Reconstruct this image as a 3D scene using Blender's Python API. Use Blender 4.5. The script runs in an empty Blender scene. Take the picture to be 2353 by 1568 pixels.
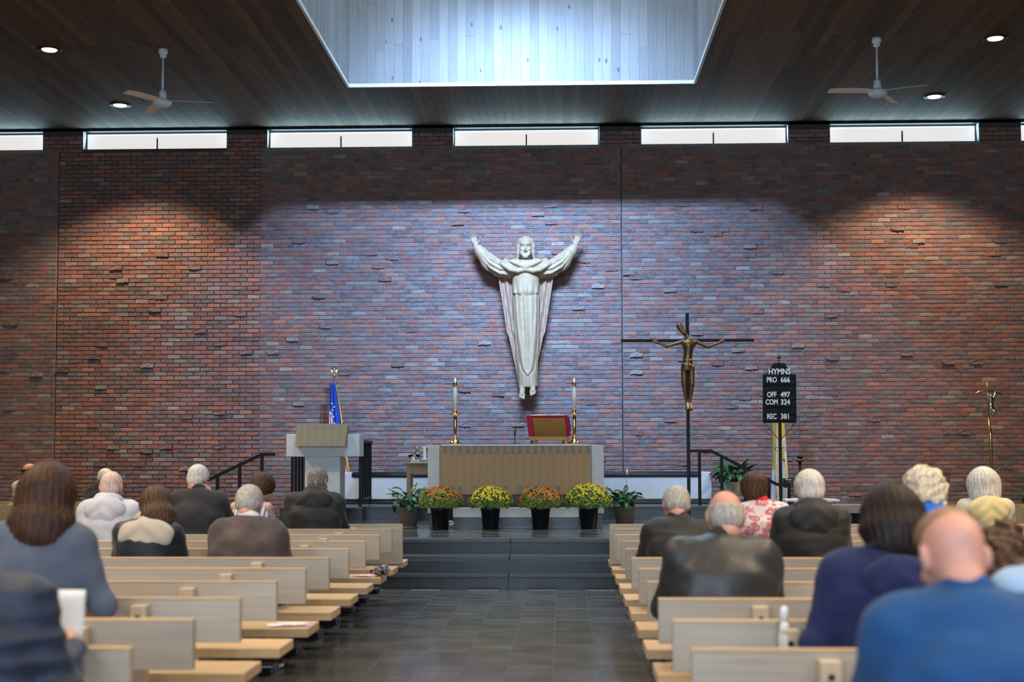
import bpy, bmesh, math, random
import numpy as np
from mathutils import Vector, Matrix, Euler

random.seed(7); rng = np.random.default_rng(7)
SC = bpy.context.scene
COL = SC.collection
PI = math.pi
EYE = 1.49            # camera height above the nave floor
F = 3268.0            # focal length in pixels of the 2353 px wide frame

# ------------------------------------------------------------------ camera
cam_d = bpy.data.cameras.new('camera'); cam = bpy.data.objects.new('camera', cam_d); COL.objects.link(cam)
cam_d.sensor_fit = 'HORIZONTAL'; cam_d.sensor_width = 36.0; cam_d.lens = 36.0 * F / 2353.0
cam_d.shift_y = 57.0 / 2353.0
cam_d.clip_end = 200
CAM_M = Matrix.Translation((0, 0, EYE)) @ Matrix.Rotation(math.radians(2.0), 4, 'Z') @ Matrix.Rotation(math.radians(90 + 3.48), 4, 'X') @ Matrix.Rotation(-0.002, 4, 'Z')
cam.matrix_world = CAM_M
SC.camera = cam
cam_d.dof.use_dof = True; cam_d.dof.focus_distance = 19.6; cam_d.dof.aperture_fstop = 1.9

def at(px, py, Y):
    """the point at distance Y from the camera wall-wards that is seen at a pixel of the photograph"""
    d = CAM_M.to_3x3() @ Vector(((px - 1176.5) / F, -(py - 841.0) / F, -1.0))
    t = Y / d.y
    return Vector((d.x * t, Y, EYE + d.z * t))

# ------------------------------------------------------------------ view, world
SC.view_settings.view_transform = 'Standard'; SC.view_settings.look = 'None'
SC.view_settings.gamma = 1.0; SC.view_settings.use_curve_mapping = False
SC.view_settings.exposure = 0.0
W = bpy.data.worlds.new('overcast_sky'); SC.world = W; W.use_nodes = True
W.node_tree.nodes['Background'].inputs[0].default_value = (0.62, 0.78, 1.0, 1)
W.node_tree.nodes['Background'].inputs[1].default_value = 1.0

def area(name, loc, rot, sx, sy, power, col):
    l = bpy.data.lights.new(name, 'AREA'); l.shape = 'RECTANGLE'; l.size = sx; l.size_y = sy
    l.energy = power; l.color = col
    o = bpy.data.objects.new(name, l); COL.objects.link(o); o.location = loc; o.rotation_euler = rot
    return o
YW = 23.2                      # face of the brick wall behind the altar
ZC = 6.9                       # ceiling
XL, XR, YB = -12.6, 11.5, -5.0 # side walls, rear wall
SKX0, SKX1, SKY0, SKY1, SKZ = -3.13, 1.96, 10.6, 20.66, 11.6    # skylight well
XA = -0.57                     # axis of the church
area('skylight_daylight', ((SKX0 + SKX1) / 2, (SKY0 + SKY1) / 2, SKZ - .12), (0, 0, 0), SKX1 - SKX0 - .2, SKY1 - SKY0 - .2, 620, (.66, .85, 1.0))
area('rear_window_daylight', (XA, YB + .25, 3.4), (math.radians(90), 0, 0), 14, 3.2, 1250, (.58, .78, 1.0))

for k_ in range(5):           # bluish spotlights on the near wall of the skylight well, aimed at the brick wall
    l_ = bpy.data.lights.new('well_spotlight_lamp', 'SPOT'); l_.energy = 6700; l_.color = (.34, .56, 1.0); l_.spot_size = math.radians(32); l_.spot_blend = .8; l_.shadow_soft_size = .3
    o_ = bpy.data.objects.new('well_spotlight_lamp', l_); COL.objects.link(o_); o_.location = (SKX0 + .5 + k_ * 1.02, 13.4, 10.7)
    o_.rotation_euler = (Vector((XA - (k_ - 2) * 1.35, YW, 4.15)) - o_.location).to_track_quat('-Z', 'Y').to_euler()
SC.cycles.max_bounces = 5; SC.cycles.diffuse_bounces = 3; SC.cycles.glossy_bounces = 2; SC.cycles.adaptive_threshold = .05

# ------------------------------------------------------------------ small helpers
def link(o, parent=None):
    COL.objects.link(o)
    if parent is not None: o.parent = parent
    return o
def tag(o, label=None, cat=None, group=None, kind=None):
    if label: o['label'] = label
    if cat: o['category'] = cat
    if group: o['group'] = group
    if kind: o['kind'] = kind
    return o
def empty(name, loc, rz=0.0, label=None, cat=None, group=None):
    o = bpy.data.objects.new(name, None); o.empty_display_size = .1; link(o)
    o.location = loc; o.rotation_euler = (0, 0, rz)
    return tag(o, label, cat, group)
def mk_mesh(name, v, f, mat=None, smooth=False):
    me = bpy.data.meshes.new(name)
    me.from_pydata([tuple(map(float, p)) for p in v], [], [tuple(map(int, q)) for q in f])
    if mat is not None:
        for m in (mat if isinstance(mat, (list, tuple)) else [mat]): me.materials.append(m)
    if smooth: me.polygons.foreach_set('use_smooth', [True] * len(me.polygons))
    return me
def mk_obj(name, v, f, mat=None, parent=None, smooth=False, loc=None):
    o = bpy.data.objects.new(name, mk_mesh(name, v, f, mat, smooth)); link(o, parent)
    if loc is not None: o.location = loc
    return o
def bevel(o, w=.004, n=2):
    m = o.modifiers.new('bevel', 'BEVEL'); m.width = w; m.segments = n; m.limit_method = 'ANGLE'
    return o

class MB:
    """collects vertices and faces of one mesh"""
    def __init__(s): s.v = []; s.f = []; s.mi = []
    def add(s, v, f, mi=0):
        n = len(s.v); s.v += [tuple(p) for p in v]; s.f += [tuple(i + n for i in q) for q in f]; s.mi += [mi] * len(f); return s
    def box(s, x0, x1, y0, y1, z0, z1, mi=0):
        v = [(x, y, z) for z in (z0, z1) for y in (y0, y1) for x in (x0, x1)]
        return s.add(v, [(0, 2, 3, 1), (4, 5, 7, 6), (0, 1, 5, 4), (2, 6, 7, 3), (0, 4, 6, 2), (1, 3, 7, 5)], mi)
    def prism(s, poly, y0, y1, mi=0):
        """polygon in x,z extruded along y"""
        n = len(poly); v = [(x, y0, z) for x, z in poly] + [(x, y1, z) for x, z in poly]
        f = [tuple(range(n)), tuple(range(2 * n - 1, n - 1, -1))] + [(i, i + n, (i + 1) % n + n, (i + 1) % n) for i in range(n)]
        return s.add(v, f, mi)
    def tube(s, pts, r, n=10, mi=0, cap=True):
        pts = [Vector(p) for p in pts]; m = len(pts); rr = r if isinstance(r, (list, tuple)) else [r] * m
        v = []; f = []; up = None
        for i, p in enumerate(pts):
            t = (pts[min(i + 1, m - 1)] - pts[max(i - 1, 0)]).normalized()
            if up is None: up = t.orthogonal().normalized()
            a = (up - t * up.dot(t)).normalized(); up = a; b = t.cross(a)
            v += [tuple(p + (a * math.cos(2 * PI * k / n) + b * math.sin(2 * PI * k / n)) * rr[i]) for k in range(n)]
        for i in range(m - 1):
            for k in range(n): f.append((i * n + k, i * n + (k + 1) % n, (i + 1) * n + (k + 1) % n, (i + 1) * n + k))
        if cap: f += [tuple(range(n - 1, -1, -1)), tuple(range((m - 1) * n, m * n))]
        return s.add(v, f, mi)
    def lathe(s, prof, n=20, c=(0, 0, 0), mi=0, closed=True):
        """profile of (r, z) turned about the z axis"""
        v = []; f = []; m = len(prof)
        for r, z in prof:
            v += [(c[0] + r * math.cos(2 * PI * k / n), c[1] + r * math.sin(2 * PI * k / n), c[2] + z) for k in range(n)]
        for i in range(m - 1):
            for k in range(n): f.append((i * n + k, i * n + (k + 1) % n, (i + 1) * n + (k + 1) % n, (i + 1) * n + k))
        if closed: f += [tuple(range(n - 1, -1, -1)), tuple(range((m - 1) * n, m * n))]
        return s.add(v, f, mi)
    def build(s, name, mat=None, parent=None, smooth=False, loc=None):
        o = mk_obj(name, s.v, s.f, mat, parent, smooth, loc)
        if any(s.mi): o.data.polygons.foreach_set('material_index', s.mi)
        return o
def box(name, x0, x1, y0, y1, z0, z1, mat, parent=None, bw=0.0):
    o = MB().box(x0, x1, y0, y1, z0, z1).build(name, mat, parent)
    return bevel(o, bw) if bw else o
def smooth_by_angle(o, ang=40):
    me = o.data; me.polygons.foreach_set('use_smooth', [True] * len(me.polygons))
    m = o.modifiers.new('edge_split', 'EDGE_SPLIT'); m.split_angle = math.radians(ang); return o

# ------------------------------------------------------------------ materials
def nd(t, typ, **kw):
    n = t.nodes.new(typ)
    for k, v in kw.items():
        if k.startswith('i_'):
            key = k[2:]; key = int(key) if key.isdigit() else key.replace('_', ' ')
            n.inputs[key].default_value = v
        else: setattr(n, k, v)
    return n
def base(name, rough=.5, metal=0.0, spec=.5, col=(1, 1, 1)):
    m = bpy.data.materials.new(name); m.use_nodes = True; t = m.node_tree
    b = t.nodes['Principled BSDF']; b.inputs['Roughness'].default_value = rough; b.inputs['Metallic'].default_value = metal
    b.inputs['Specular IOR Level'].default_value = spec; b.inputs['Base Color'].default_value = (*col, 1)
    return m, t, b
def pos_scaled(t, sc, obj=False):
    if obj: src = nd(t, 'ShaderNodeTexCoord').outputs['Object']
    else: src = nd(t, 'ShaderNodeNewGeometry').outputs['Position']
    mp = nd(t, 'ShaderNodeMapping'); mp.inputs['Scale'].default_value = sc
    t.links.new(src, mp.inputs['Vector']); return mp.outputs['Vector']
def ramp(t, fac, stops):
    r = nd(t, 'ShaderNodeValToRGB'); e = r.color_ramp.elements
    while len(e) < len(stops): e.new(.5)
    for k, (p, c) in enumerate(stops): e[k].position = p; e[k].color = (*c, 1)
    t.links.new(fac, r.inputs[0]); return r.outputs[0]
def bumpy(t, b, height, strength=.3, dist=.01):
    n = nd(t, 'ShaderNodeBump'); n.inputs['Strength'].default_value = strength; n.inputs['Distance'].default_value = dist
    t.links.new(height, n.inputs['Height']); t.links.new(n.outputs[0], b.inputs['Normal'])
def mul(c, k): return tuple(min(1, x * k) for x in c)
def plain(name, col, rough=.5, metal=0.0, var=.15, scale=12.0, bump=0.0, spec=.5, bscale=None):
    m, t, b = base(name, rough, metal, spec)
    n = nd(t, 'ShaderNodeTexNoise'); n.inputs['Scale'].default_value = scale; n.inputs['Detail'].default_value = 5
    t.links.new(pos_scaled(t, (1, 1, 1)), n.inputs['Vector'])
    t.links.new(ramp(t, n.outputs[0], [(.3, mul(col, 1 - var)), (.7, mul(col, 1 + var))]), b.inputs['Base Color'])
    if bump:
        n2 = nd(t, 'ShaderNodeTexNoise'); n2.inputs['Scale'].default_value = bscale or scale * 4; n2.inputs['Detail'].default_value = 4
        t.links.new(pos_scaled(t, (1, 1, 1)), n2.inputs['Vector']); bumpy(t, b, n2.outputs[0], bump)
    return m
def wood(name, col, axis=0, rough=.45, contrast=.22, rand=.0, fine=70.0, knots=False, spec=.4):
    m, t, b = base(name, rough, 0, spec)
    sc = [fine, fine, fine]; sc[axis] = fine / 28.0
    n = nd(t, 'ShaderNodeTexNoise'); n.inputs['Scale'].default_value = 1; n.inputs['Detail'].default_value = 6; n.inputs['Distortion'].default_value = .6
    t.links.new(pos_scaled(t, sc), n.inputs['Vector'])
    c = ramp(t, n.outputs[0], [(.3, mul(col, 1 - contrast)), (.52, col), (.72, mul(col, 1 + contrast * .7))])
    if rand:
        oi = nd(t, 'ShaderNodeObjectInfo'); at_ = nd(t, 'ShaderNodeAttribute'); at_.attribute_name = 'tone'
        ad = nd(t, 'ShaderNodeMath', operation='ADD'); t.links.new(oi.outputs['Random'], ad.inputs[0]); t.links.new(at_.outputs['Fac'], ad.inputs[1])
        fr = nd(t, 'ShaderNodeMath', operation='FRACT'); t.links.new(ad.outputs[0], fr.inputs[0])
        g = ramp(t, fr.outputs[0], [(0, (1 - rand,) * 3), (.5, (1, 1, 1)), (1, (1 + rand, 1 + rand * .9, 1 + rand * .75))])
        mx = nd(t, 'ShaderNodeMix', data_type='RGBA', blend_type='MULTIPLY'); mx.inputs[0].default_value = 1
        t.links.new(c, mx.inputs[6]); t.links.new(g, mx.inputs[7]); c = mx.outputs[2]
    if knots:
        sk = [5, 5, 5]; sk[axis] = 2.2
        v = nd(t, 'ShaderNodeTexVoronoi'); v.inputs['Scale'].default_value = 1
        t.links.new(pos_scaled(t, sk), v.inputs['Vector'])
        g = ramp(t, v.outputs['Distance'], [(.05, (.35, .35, .4)), (.11, (1, 1, 1))])
        mx = nd(t, 'ShaderNodeMix', data_type='RGBA', blend_type='MULTIPLY'); mx.inputs[0].default_value = 1
        t.links.new(c, mx.inputs[6]); t.links.new(g, mx.inputs[7]); c = mx.outputs[2]
    t.links.new(c, b.inputs['Base Color']); bumpy(t, b, n.outputs[0], .12, .003)
    return m
def glow(name, col, strength):
    m, t, b = base(name, .4); b.inputs['Base Color'].default_value = (*col, 1)
    b.inputs['Emission Color'].default_value = (*col, 1); b.inputs['Emission Strength'].default_value = strength; return m
def brick_mat():
    m, t, b = base('fired_brick', .8, 0, .3)
    a = nd(t, 'ShaderNodeAttribute'); a.attribute_name = 'tint'
    n = nd(t, 'ShaderNodeTexNoise'); n.inputs['Scale'].default_value = 9; n.inputs['Detail'].default_value = 6; n.inputs['Roughness'].default_value = .65
    t.links.new(pos_scaled(t, (1, 1, 2.2)), n.inputs['Vector'])
    f = ramp(t, n.outputs[0], [(.42, (0, 0, 0)), (.6, (1, 1, 1))])
    mx = nd(t, 'ShaderNodeMix', data_type='RGBA'); mx.inputs[7].default_value = (.175, .16, .165, 1)
    fm = nd(t, 'ShaderNodeMath', operation='MULTIPLY'); t.links.new(f, fm.inputs[0]); t.links.new(a.outputs['Alpha'], fm.inputs[1])
    t.links.new(fm.outputs[0], mx.inputs[0]); t.links.new(a.outputs['Color'], mx.inputs[6]); t.links.new(mx.outputs[2], b.inputs['Base Color'])
    n2 = nd(t, 'ShaderNodeTexNoise'); n2.inputs['Scale'].default_value = 60; n2.inputs['Detail'].default_value = 4
    t.links.new(pos_scaled(t, (1, 1, 1)), n2.inputs['Vector']); bumpy(t, b, n2.outputs[0], .5, .006)
    return m
def slate(name, col, rough, rand=.25):
    m, t, b = base(name, rough, 0, .5)
    n = nd(t, 'ShaderNodeTexNoise'); n.inputs['Scale'].default_value = 3.0; n.inputs['Detail'].default_value = 8; n.inputs['Roughness'].default_value = .6
    t.links.new(pos_scaled(t, (1, 1.6, 1)), n.inputs['Vector'])
    c = ramp(t, n.outputs[0], [(.3, mul(col, .8)), (.5, col), (.75, mul(col, 1.25))])
    oi = nd(t, 'ShaderNodeObjectInfo'); g = ramp(t, oi.outputs['Random'], [(0, (1 - rand,) * 3), (1, (1 + rand, 1 + rand, 1 + rand * .8))])
    mx = nd(t, 'ShaderNodeMix', data_type='RGBA', blend_type='MULTIPLY'); mx.inputs[0].default_value = 1
    t.links.new(c, mx.inputs[6]); t.links.new(g, mx.inputs[7]); t.links.new(mx.outputs[2], b.inputs['Base Color'])
    rr = ramp(t, n.outputs[0], [(.3, (rough * .75,) * 3), (.7, (min(1, rough * 1.35),) * 3)]); t.links.new(rr, b.inputs['Roughness'])
    bumpy(t, b, n.outputs[0], .07, .004)
    return m
def cloth(name, col, rough=.85, var=.12, weave=260.0, sheen=.1):
    m, t, b = base(name, rough, 0, .25)
    b.inputs['Sheen Weight'].default_value = sheen; b.inputs['Sheen Roughness'].default_value = .5
    n = nd(t, 'ShaderNodeTexNoise'); n.inputs['Scale'].default_value = 7; n.inputs['Detail'].default_value = 4
    t.links.new(pos_scaled(t, (1, 1, 1)), n.inputs['Vector'])
    t.links.new(ramp(t, n.outputs[0], [(.3, mul(col, 1 - var)), (.7, mul(col, 1 + var))]), b.inputs['Base Color'])
    n2 = nd(t, 'ShaderNodeTexNoise'); n2.inputs['Scale'].default_value = weave
    t.links.new(pos_scaled(t, (1, 1, 1)), n2.inputs['Vector']); bumpy(t, b, n2.outputs[0], .2, .002)
    return m
def hair_mat(name, col, col2=None, rough=.5):
    m, t, b = base(name, rough, 0, .2); col2 = col2 or mul(col, 1.45)
    n = nd(t, 'ShaderNodeTexNoise'); n.inputs['Scale'].default_value = 1; n.inputs['Detail'].default_value = 5
    t.links.new(pos_scaled(t, (120, 120, 12), obj=True), n.inputs['Vector'])
    t.links.new(ramp(t, n.outputs[0], [(.35, mul(col, .7)), (.5, col), (.68, col2)]), b.inputs['Base Color'])
    bumpy(t, b, n.outputs[0], .5, .004); return m
def skin_mat(name, col):
    m, t, b = base(name, .5, 0, .4)
    n = nd(t, 'ShaderNodeTexNoise'); n.inputs['Scale'].default_value = 24; n.inputs['Detail'].default_value = 4
    t.links.new(pos_scaled(t, (1, 1, 1)), n.inputs['Vector'])
    t.links.new(ramp(t, n.outputs[0], [(.3, mul(col, .88)), (.7, (min(1, col[0] * 1.1), col[1], col[2]))]), b.inputs['Base Color']); return m

M = dict(
    brick=brick_mat(),
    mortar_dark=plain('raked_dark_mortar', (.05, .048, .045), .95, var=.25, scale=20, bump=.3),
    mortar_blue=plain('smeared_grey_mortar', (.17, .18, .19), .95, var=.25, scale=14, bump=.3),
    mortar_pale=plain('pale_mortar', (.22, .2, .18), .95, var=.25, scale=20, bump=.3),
    black=plain('black_painted_steel', (.008, .009, .011), .45, var=.1, spec=.2),
    ceil=wood('dark_ceiling_board', (.105, .072, .046), 1, .8, .25, .3, 60, True, .15),
    shaft=wood('whitewashed_board', (.18, .18, .176), 2, .75, .12, .16, 60, True),
    trimw=wood('pale_trim', (.5, .5, .49), 0, .6, .1),
    slate=slate('slate_tile', (.058, .062, .067), .17),
    slate_step=slate('slate_step', (.022, .032, .042), .3, .15),  # bluish cast: reflection of the sky put into the colour
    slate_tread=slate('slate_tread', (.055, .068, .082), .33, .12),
    grout=plain('floor_grout', (.13, .13, .13), .6, var=.25),
    oak=wood('oak_pew_board', (.56, .39, .22), 0, .42, .16, .12, 60),
    oak_pale=wood('oak_pew_back', (.40, .355, .295), 0, .40, .13, .12, 60),  # greyer than the seats: cool daylight on the backs put into the colour
    oak_post=wood('oak_post', (.52, .42, .30), 2, .5, .15),
    oak_olive=wood('olive_oak_board', (.33, .27, .13), 0, .5, .15, .1),
    walnut=wood('brown_wood', (.26, .16, .09), 0, .45, .2),
    plaster=plain('painted_plaster', (.55, .53, .5), .9, var=.06),
    stone=plain('pale_limestone', (.60, .60, .58), .75, var=.08, scale=9, bump=.15, bscale=90),
    stone_dark=plain('grey_stone', (.25, .255, .25), .75, var=.1, scale=9, bump=.15),
    white=plain('white_paint', (.68, .71, .74), .6, var=.04),
    vinyl=plain('black_vinyl', (.012, .013, .018), .25, var=.1),
    brass=plain('polished_brass', (.80, .55, .20), .2, 1.0, .08),
    silver=plain('polished_silver', (.72, .73, .75), .25, 1.0, .05),
    bronze=plain('bronze', (.20, .13, .065), .38, .8, .25, 14),
    statue=plain('limewashed_wood', (.36, .255, .15), .65, var=.12, scale=11, bump=.12, bscale=60),
    statue_pink=plain('rose_limewash', (.32, .205, .14), .7, var=.12, scale=14, bump=.12, bscale=60),
    statue_hair=plain('weathered_grey_wood', (.30, .23, .15), .7, var=.2, scale=25),
    candle=plain('ivory_candle', (.80, .78, .68), .5, var=.03),
    flame=glow('candle_flame', (1.0, .32, .38), 6.0),
    linen=cloth('white_linen', (.78, .76, .78), .8, .05),
    paper=plain('white_paper', (.78, .77, .78), .8, var=.05),
    fanw=plain('white_enamel', (.62, .66, .7), .35, var=.03),
    fanblade=plain('beige_enamel', (.74, .66, .58), .4, var=.05),
    pane=glow('daylit_window_glass', (.70, .655, .625), 1.0),
    lamp=glow('warm_lamp_glass', (1.0, .93, .84), 1.9),
    glaze=glow('daylit_skylight_glass', (.62, .80, 1.0), 1.6),
    winframe=plain('dark_window_frame', (.02, .03, .035), .5),
    reveal=plain('window_reveal', (.33, .45, .5), .6, var=.05),  # blue daylight on the reveals put into the colour
    pot=plain('black_nursery_pot', (.010, .012, .016), .3, var=.1),
    soil=plain('potting_soil', (.03, .02, .015), .95, var=.3, scale=60),
    leaf=plain('peace_lily_leaf', (.03, .11, .035), .28, var=.45, scale=7),
    leaf2=plain('mum_leaf', (.14, .25, .045), .55, var=.5, scale=40),
    yel=plain('yellow_petals', (.90, .66, .02), .6, var=.2, scale=60),
    ora=plain('rust_orange_petals', (.72, .22, .03), .6, var=.4, scale=50),
    flag_blue=cloth('flag_blue', (.02, .07, .36)), flag_red=cloth('flag_red', (.50, .02, .05)),
    flag_white=cloth('flag_white', (.72, .72, .72)), flag_gold=cloth('gold_fringe', (.72, .48, .07)),
    boardblk=plain('black_hymn_board', (.006, .014, .021), .6, var=.1, spec=.15),
    amber=wood('amber_wood', (.40, .19, .045), 0, .4, .18),
    letter=plain('white_lettering', (.72, .75, .78), .6, var=.02),
    red=cloth('red_leather_cover', (.45, .015, .04), .45, .1),
    ribbon=cloth('violet_ribbon', (.09, .03, .33)),
    glass=None,
)
def glass_mat():
    m, t, b = base('clear_crystal', .06, 0, .5, (.95, .97, 1)); b.inputs['Transmission Weight'].default_value = 1.0; b.inputs['IOR'].default_value = 1.45; return m
M['glass'] = glass_mat()
def woven_frontal(name, col, cw):
    """tan woven cloth with columns of slightly different thread"""
    m, t, b = base(name, .9, 0, .15)
    w = nd(t, 'ShaderNodeTexWave'); w.inputs['Scale'].default_value = cw; w.inputs['Distortion'].default_value = .5; w.inputs['Detail'].default_value = 2
    t.links.new(pos_scaled(t, (1, .02, .02)), w.inputs['Vector'])
    t.links.new(ramp(t, w.outputs[0], [(.2, mul(col, .965)), (.8, mul(col, 1.03))]), b.inputs['Base Color'])
    n2 = nd(t, 'ShaderNodeTexNoise'); n2.inputs['Scale'].default_value = 220; t.links.new(pos_scaled(t, (1, 1, 1)), n2.inputs['Vector']); bumpy(t, b, n2.outputs[0], .3, .003)
    return m
M['frontal'] = woven_frontal('tan_woven_cloth', (.44, .285, .155), 3.14)
M['frontal_sq'] = plain('grey_green_woven_squares', (.24, .215, .165), .9, var=.1)
M['frontal2'] = woven_frontal('olive_woven_cloth', (.215, .195, .14), 3.0)
M['frontal2_sq'] = plain('grey_woven_squares', (.17, .18, .165), .9, var=.1)
def weave_mat():
    m, t, b = base('woven_basket', .7, 0, .3)
    c = nd(t, 'ShaderNodeTexChecker'); c.inputs['Scale'].default_value = 85; c.inputs[1].default_value = (.2, .165, .125, 1); c.inputs[2].default_value = (.085, .07, .055, 1)
    t.links.new(pos_scaled(t, (1, .3, 1.4)), c.inputs['Vector']); t.links.new(c.outputs[0], b.inputs['Base Color']); bumpy(t, b, c.outputs[1], .6, .006); return m
M['basket'] = weave_mat()
# ------------------------------------------------------------------ floor
PZ, UZ = .506, .70                       # altar platform, upper level at the wall
PX0, PX1, PY0 = -4.1, 2.3, 16.22
T = .315
floor = box('floor', XL, XR, YB, YW, -.2, -.0035, M['grout']); tag(floor, kind='structure')
def tile_mesh(w, d, h, mat, ch=.0015):
    v = []; f = []
    for (a, z) in ((0, -h), (0, -ch), (ch, 0)):
        v += [(-w / 2 + a, -d / 2 + a, z), (w / 2 - a, -d / 2 + a, z), (w / 2 - a, d / 2 - a, z), (-w / 2 + a, d / 2 - a, z)]
    for r in (0, 4):
        for k in range(4): f.append((r + k, r + (k + 1) % 4, r + 4 + (k + 1) % 4, r + 4 + k))
    f.append((8, 9, 10, 11)); return mk_mesh('tile', v, f, mat)
TM = tile_mesh(T - .004, T - .004, .012, M['slate'])
rest_v, rest_f = [], []
def rest_tile(x, y, z):
    n = len(rest_v); a = (T - .004) / 2
    rest_v.extend([(x - a, y - a, z), (x + a, y - a, z), (x + a, y + a, z), (x - a, y + a, z)]); rest_f.append((n, n + 1, n + 2, n + 3))
ny = int((15.6 - YB) / T)
for j in range(ny):
    y_ = 15.6 - T * (j + .5)
    k0 = int((XL - XA) / T); k1 = int((XR - XA) / T)
    for k in range(k0, k1):
        x = XA + .03 + k * T; y = y_ - (T * .5 if k % 2 else 0.0)
        if -1.95 < x < .85 and y > 8.4:
            o = bpy.data.objects.new('tile', TM); link(o, floor); o.location = (x, y, random.uniform(-.0005, .0005))
            o.rotation_euler = (random.uniform(-.0012, .0012), random.uniform(-.0012, .0012), 0)
        else: rest_tile(x, y, 0)
for (xa, xb) in ((XL + .1, PX0 - .02), (PX1 + .02, XR - .1)):       # floor beside the platform
    for j in range(int((YW - 15.6) / T)):
        for k in range(int((xb - xa) / T)): rest_tile(xa + (k + .5) * T, 15.6 + (j + .5) * T, 0)
o = mk_obj('remaining_tiles', rest_v, rest_f, M['slate'], floor); o['kind'] = 'stuff'

# ------------------------------------------------------------------ altar platform with three steps, upper level
plat = MB().box(PX0, PX1, PY0 + .05, YW - .02, -.012, PZ - .0035).box(PX0 - .01, PX1 + .01, 15.66, PY0, -.012, .30)
plat.box(PX0, -2.9, 20.62, YW - .02, PZ - .02, UZ - .012).box(-2.9, PX1, 21.0, YW - .02, PZ - .02, UZ - .012)
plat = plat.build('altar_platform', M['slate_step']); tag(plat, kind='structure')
STEP = PZ / 3
for k in range(3):
    y0 = 15.6 + .31 * k; z1 = STEP * (k + 1)
    for (xa, xb) in ((PX0 - .02, XA - .022), (XA - .014, PX1 + .02)):
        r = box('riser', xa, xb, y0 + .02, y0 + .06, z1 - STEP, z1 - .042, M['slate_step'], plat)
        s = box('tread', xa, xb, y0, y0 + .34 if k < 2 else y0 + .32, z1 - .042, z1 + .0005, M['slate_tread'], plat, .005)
j = 0; y = PY0 + .32
while y + T < 21.05:
    off = T * .5 if j % 2 else 0.0
    k = 0; x = PX0 + .02 + off
    while x + T < PX1:
        yy = y + T / 2
        lim = 20.62 if x + T / 2 < -2.9 else 21.0
        if yy + T / 2 <= lim + .02:
            o = bpy.data.objects.new('tile', TM); link(o, plat); o.location = (x + T / 2, yy, PZ + random.uniform(-.001, .001))
            o.rotation_euler = (random.uniform(-.0015, .0015), random.uniform(-.0015, .0015), 0)
        x += T
    y += T; j += 1
for (xa, xb, yf) in ((PX0, -2.9, 20.62), (-2.9, PX1, 21.0)):
    n = max(2, int((xb - xa) / .62)); w = (xb - xa) / n
    for k in range(n):
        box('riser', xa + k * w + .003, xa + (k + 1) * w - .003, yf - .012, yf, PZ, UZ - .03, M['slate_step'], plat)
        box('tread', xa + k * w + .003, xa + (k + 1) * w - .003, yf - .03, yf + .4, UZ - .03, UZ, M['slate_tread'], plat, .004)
# side stairs under the two railings
def side_stair(x0, sgn, y0, y1):
    for k in range(3):
        xa = x0 + sgn * .3 * k; xb = xa + sgn * .3
        box('stair', min(xa, xb), max(xa, xb), y0, y1, 0, (UZ if sgn < 0 else UZ) * (3 - k) / 4, M['slate_step'], plat, .005)
side_stair(PX0, -1, 19.3, 22.9); side_stair(PX1, 1, 20.9, 22.9)

# ------------------------------------------------------------------ brick wall
BW_, BH = .2185, .0706; ZWB = 6.55
wm = MB()
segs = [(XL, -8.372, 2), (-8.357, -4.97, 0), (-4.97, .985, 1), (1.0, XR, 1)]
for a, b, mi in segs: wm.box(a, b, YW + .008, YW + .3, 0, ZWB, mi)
for a in (-8.372, .985): wm.box(a, a + .015, YW + .05, YW + .3, 0, ZWB, 3)
WC = [XA + 3.095 * k for k in range(-3, 4)]; WH = 1.21
edges = [XL] + [e for c in WC for e in (c - WH, c + WH)] + [XR]
for k in range(0, len(edges), 2): wm.box(edges[k], edges[k + 1], YW + .008, YW + .3, ZWB, ZC + .1, 0)
wm.box(XL, XR, YW + .008, YW + .3, ZC - .045, ZC + .1, 3)
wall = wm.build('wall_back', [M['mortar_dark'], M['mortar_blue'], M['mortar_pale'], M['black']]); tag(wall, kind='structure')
PAL = [((.245, .088, .058), 30), ((.305, .12, .072), 18), ((.195, .092, .074), 24), ((.155, .088, .078), 16), ((.22, .17, .135), 7), ((.13, .095, .082), 7), ((.3, .22, .17), 3)]
PW = np.array([w for _, w in PAL], float); PW /= PW.sum()
def brick_shape(w, h, prot, rough=0.0):
    """half-rounded face proud of the joint; returns 12 vertices, 9 quads"""
    c = .006; v = []
    for (a, y) in ((0, .02), (0, -prot + c), (c, -prot)):
        v += [[-w / 2 + a, y, -h / 2 + a], [w / 2 - a, y, -h / 2 + a], [w / 2 - a, y, h / 2 - a], [-w / 2 + a, y, h / 2 - a]]
    v = np.array(v)
    v[4:, 0] += rng.normal(0, .0022 + rough, 8); v[4:, 2] += rng.normal(0, .0018 + rough * .7, 8); v[4:, 1] += rng.normal(0, .0012 + rough, 8)
    f = [(r + k, r + (k + 1) % 4, r + 4 + (k + 1) % 4, r + 4 + k) for r in (0, 4) for k in range(4)] + [(8, 9, 10, 11)]
    return v, f
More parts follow.
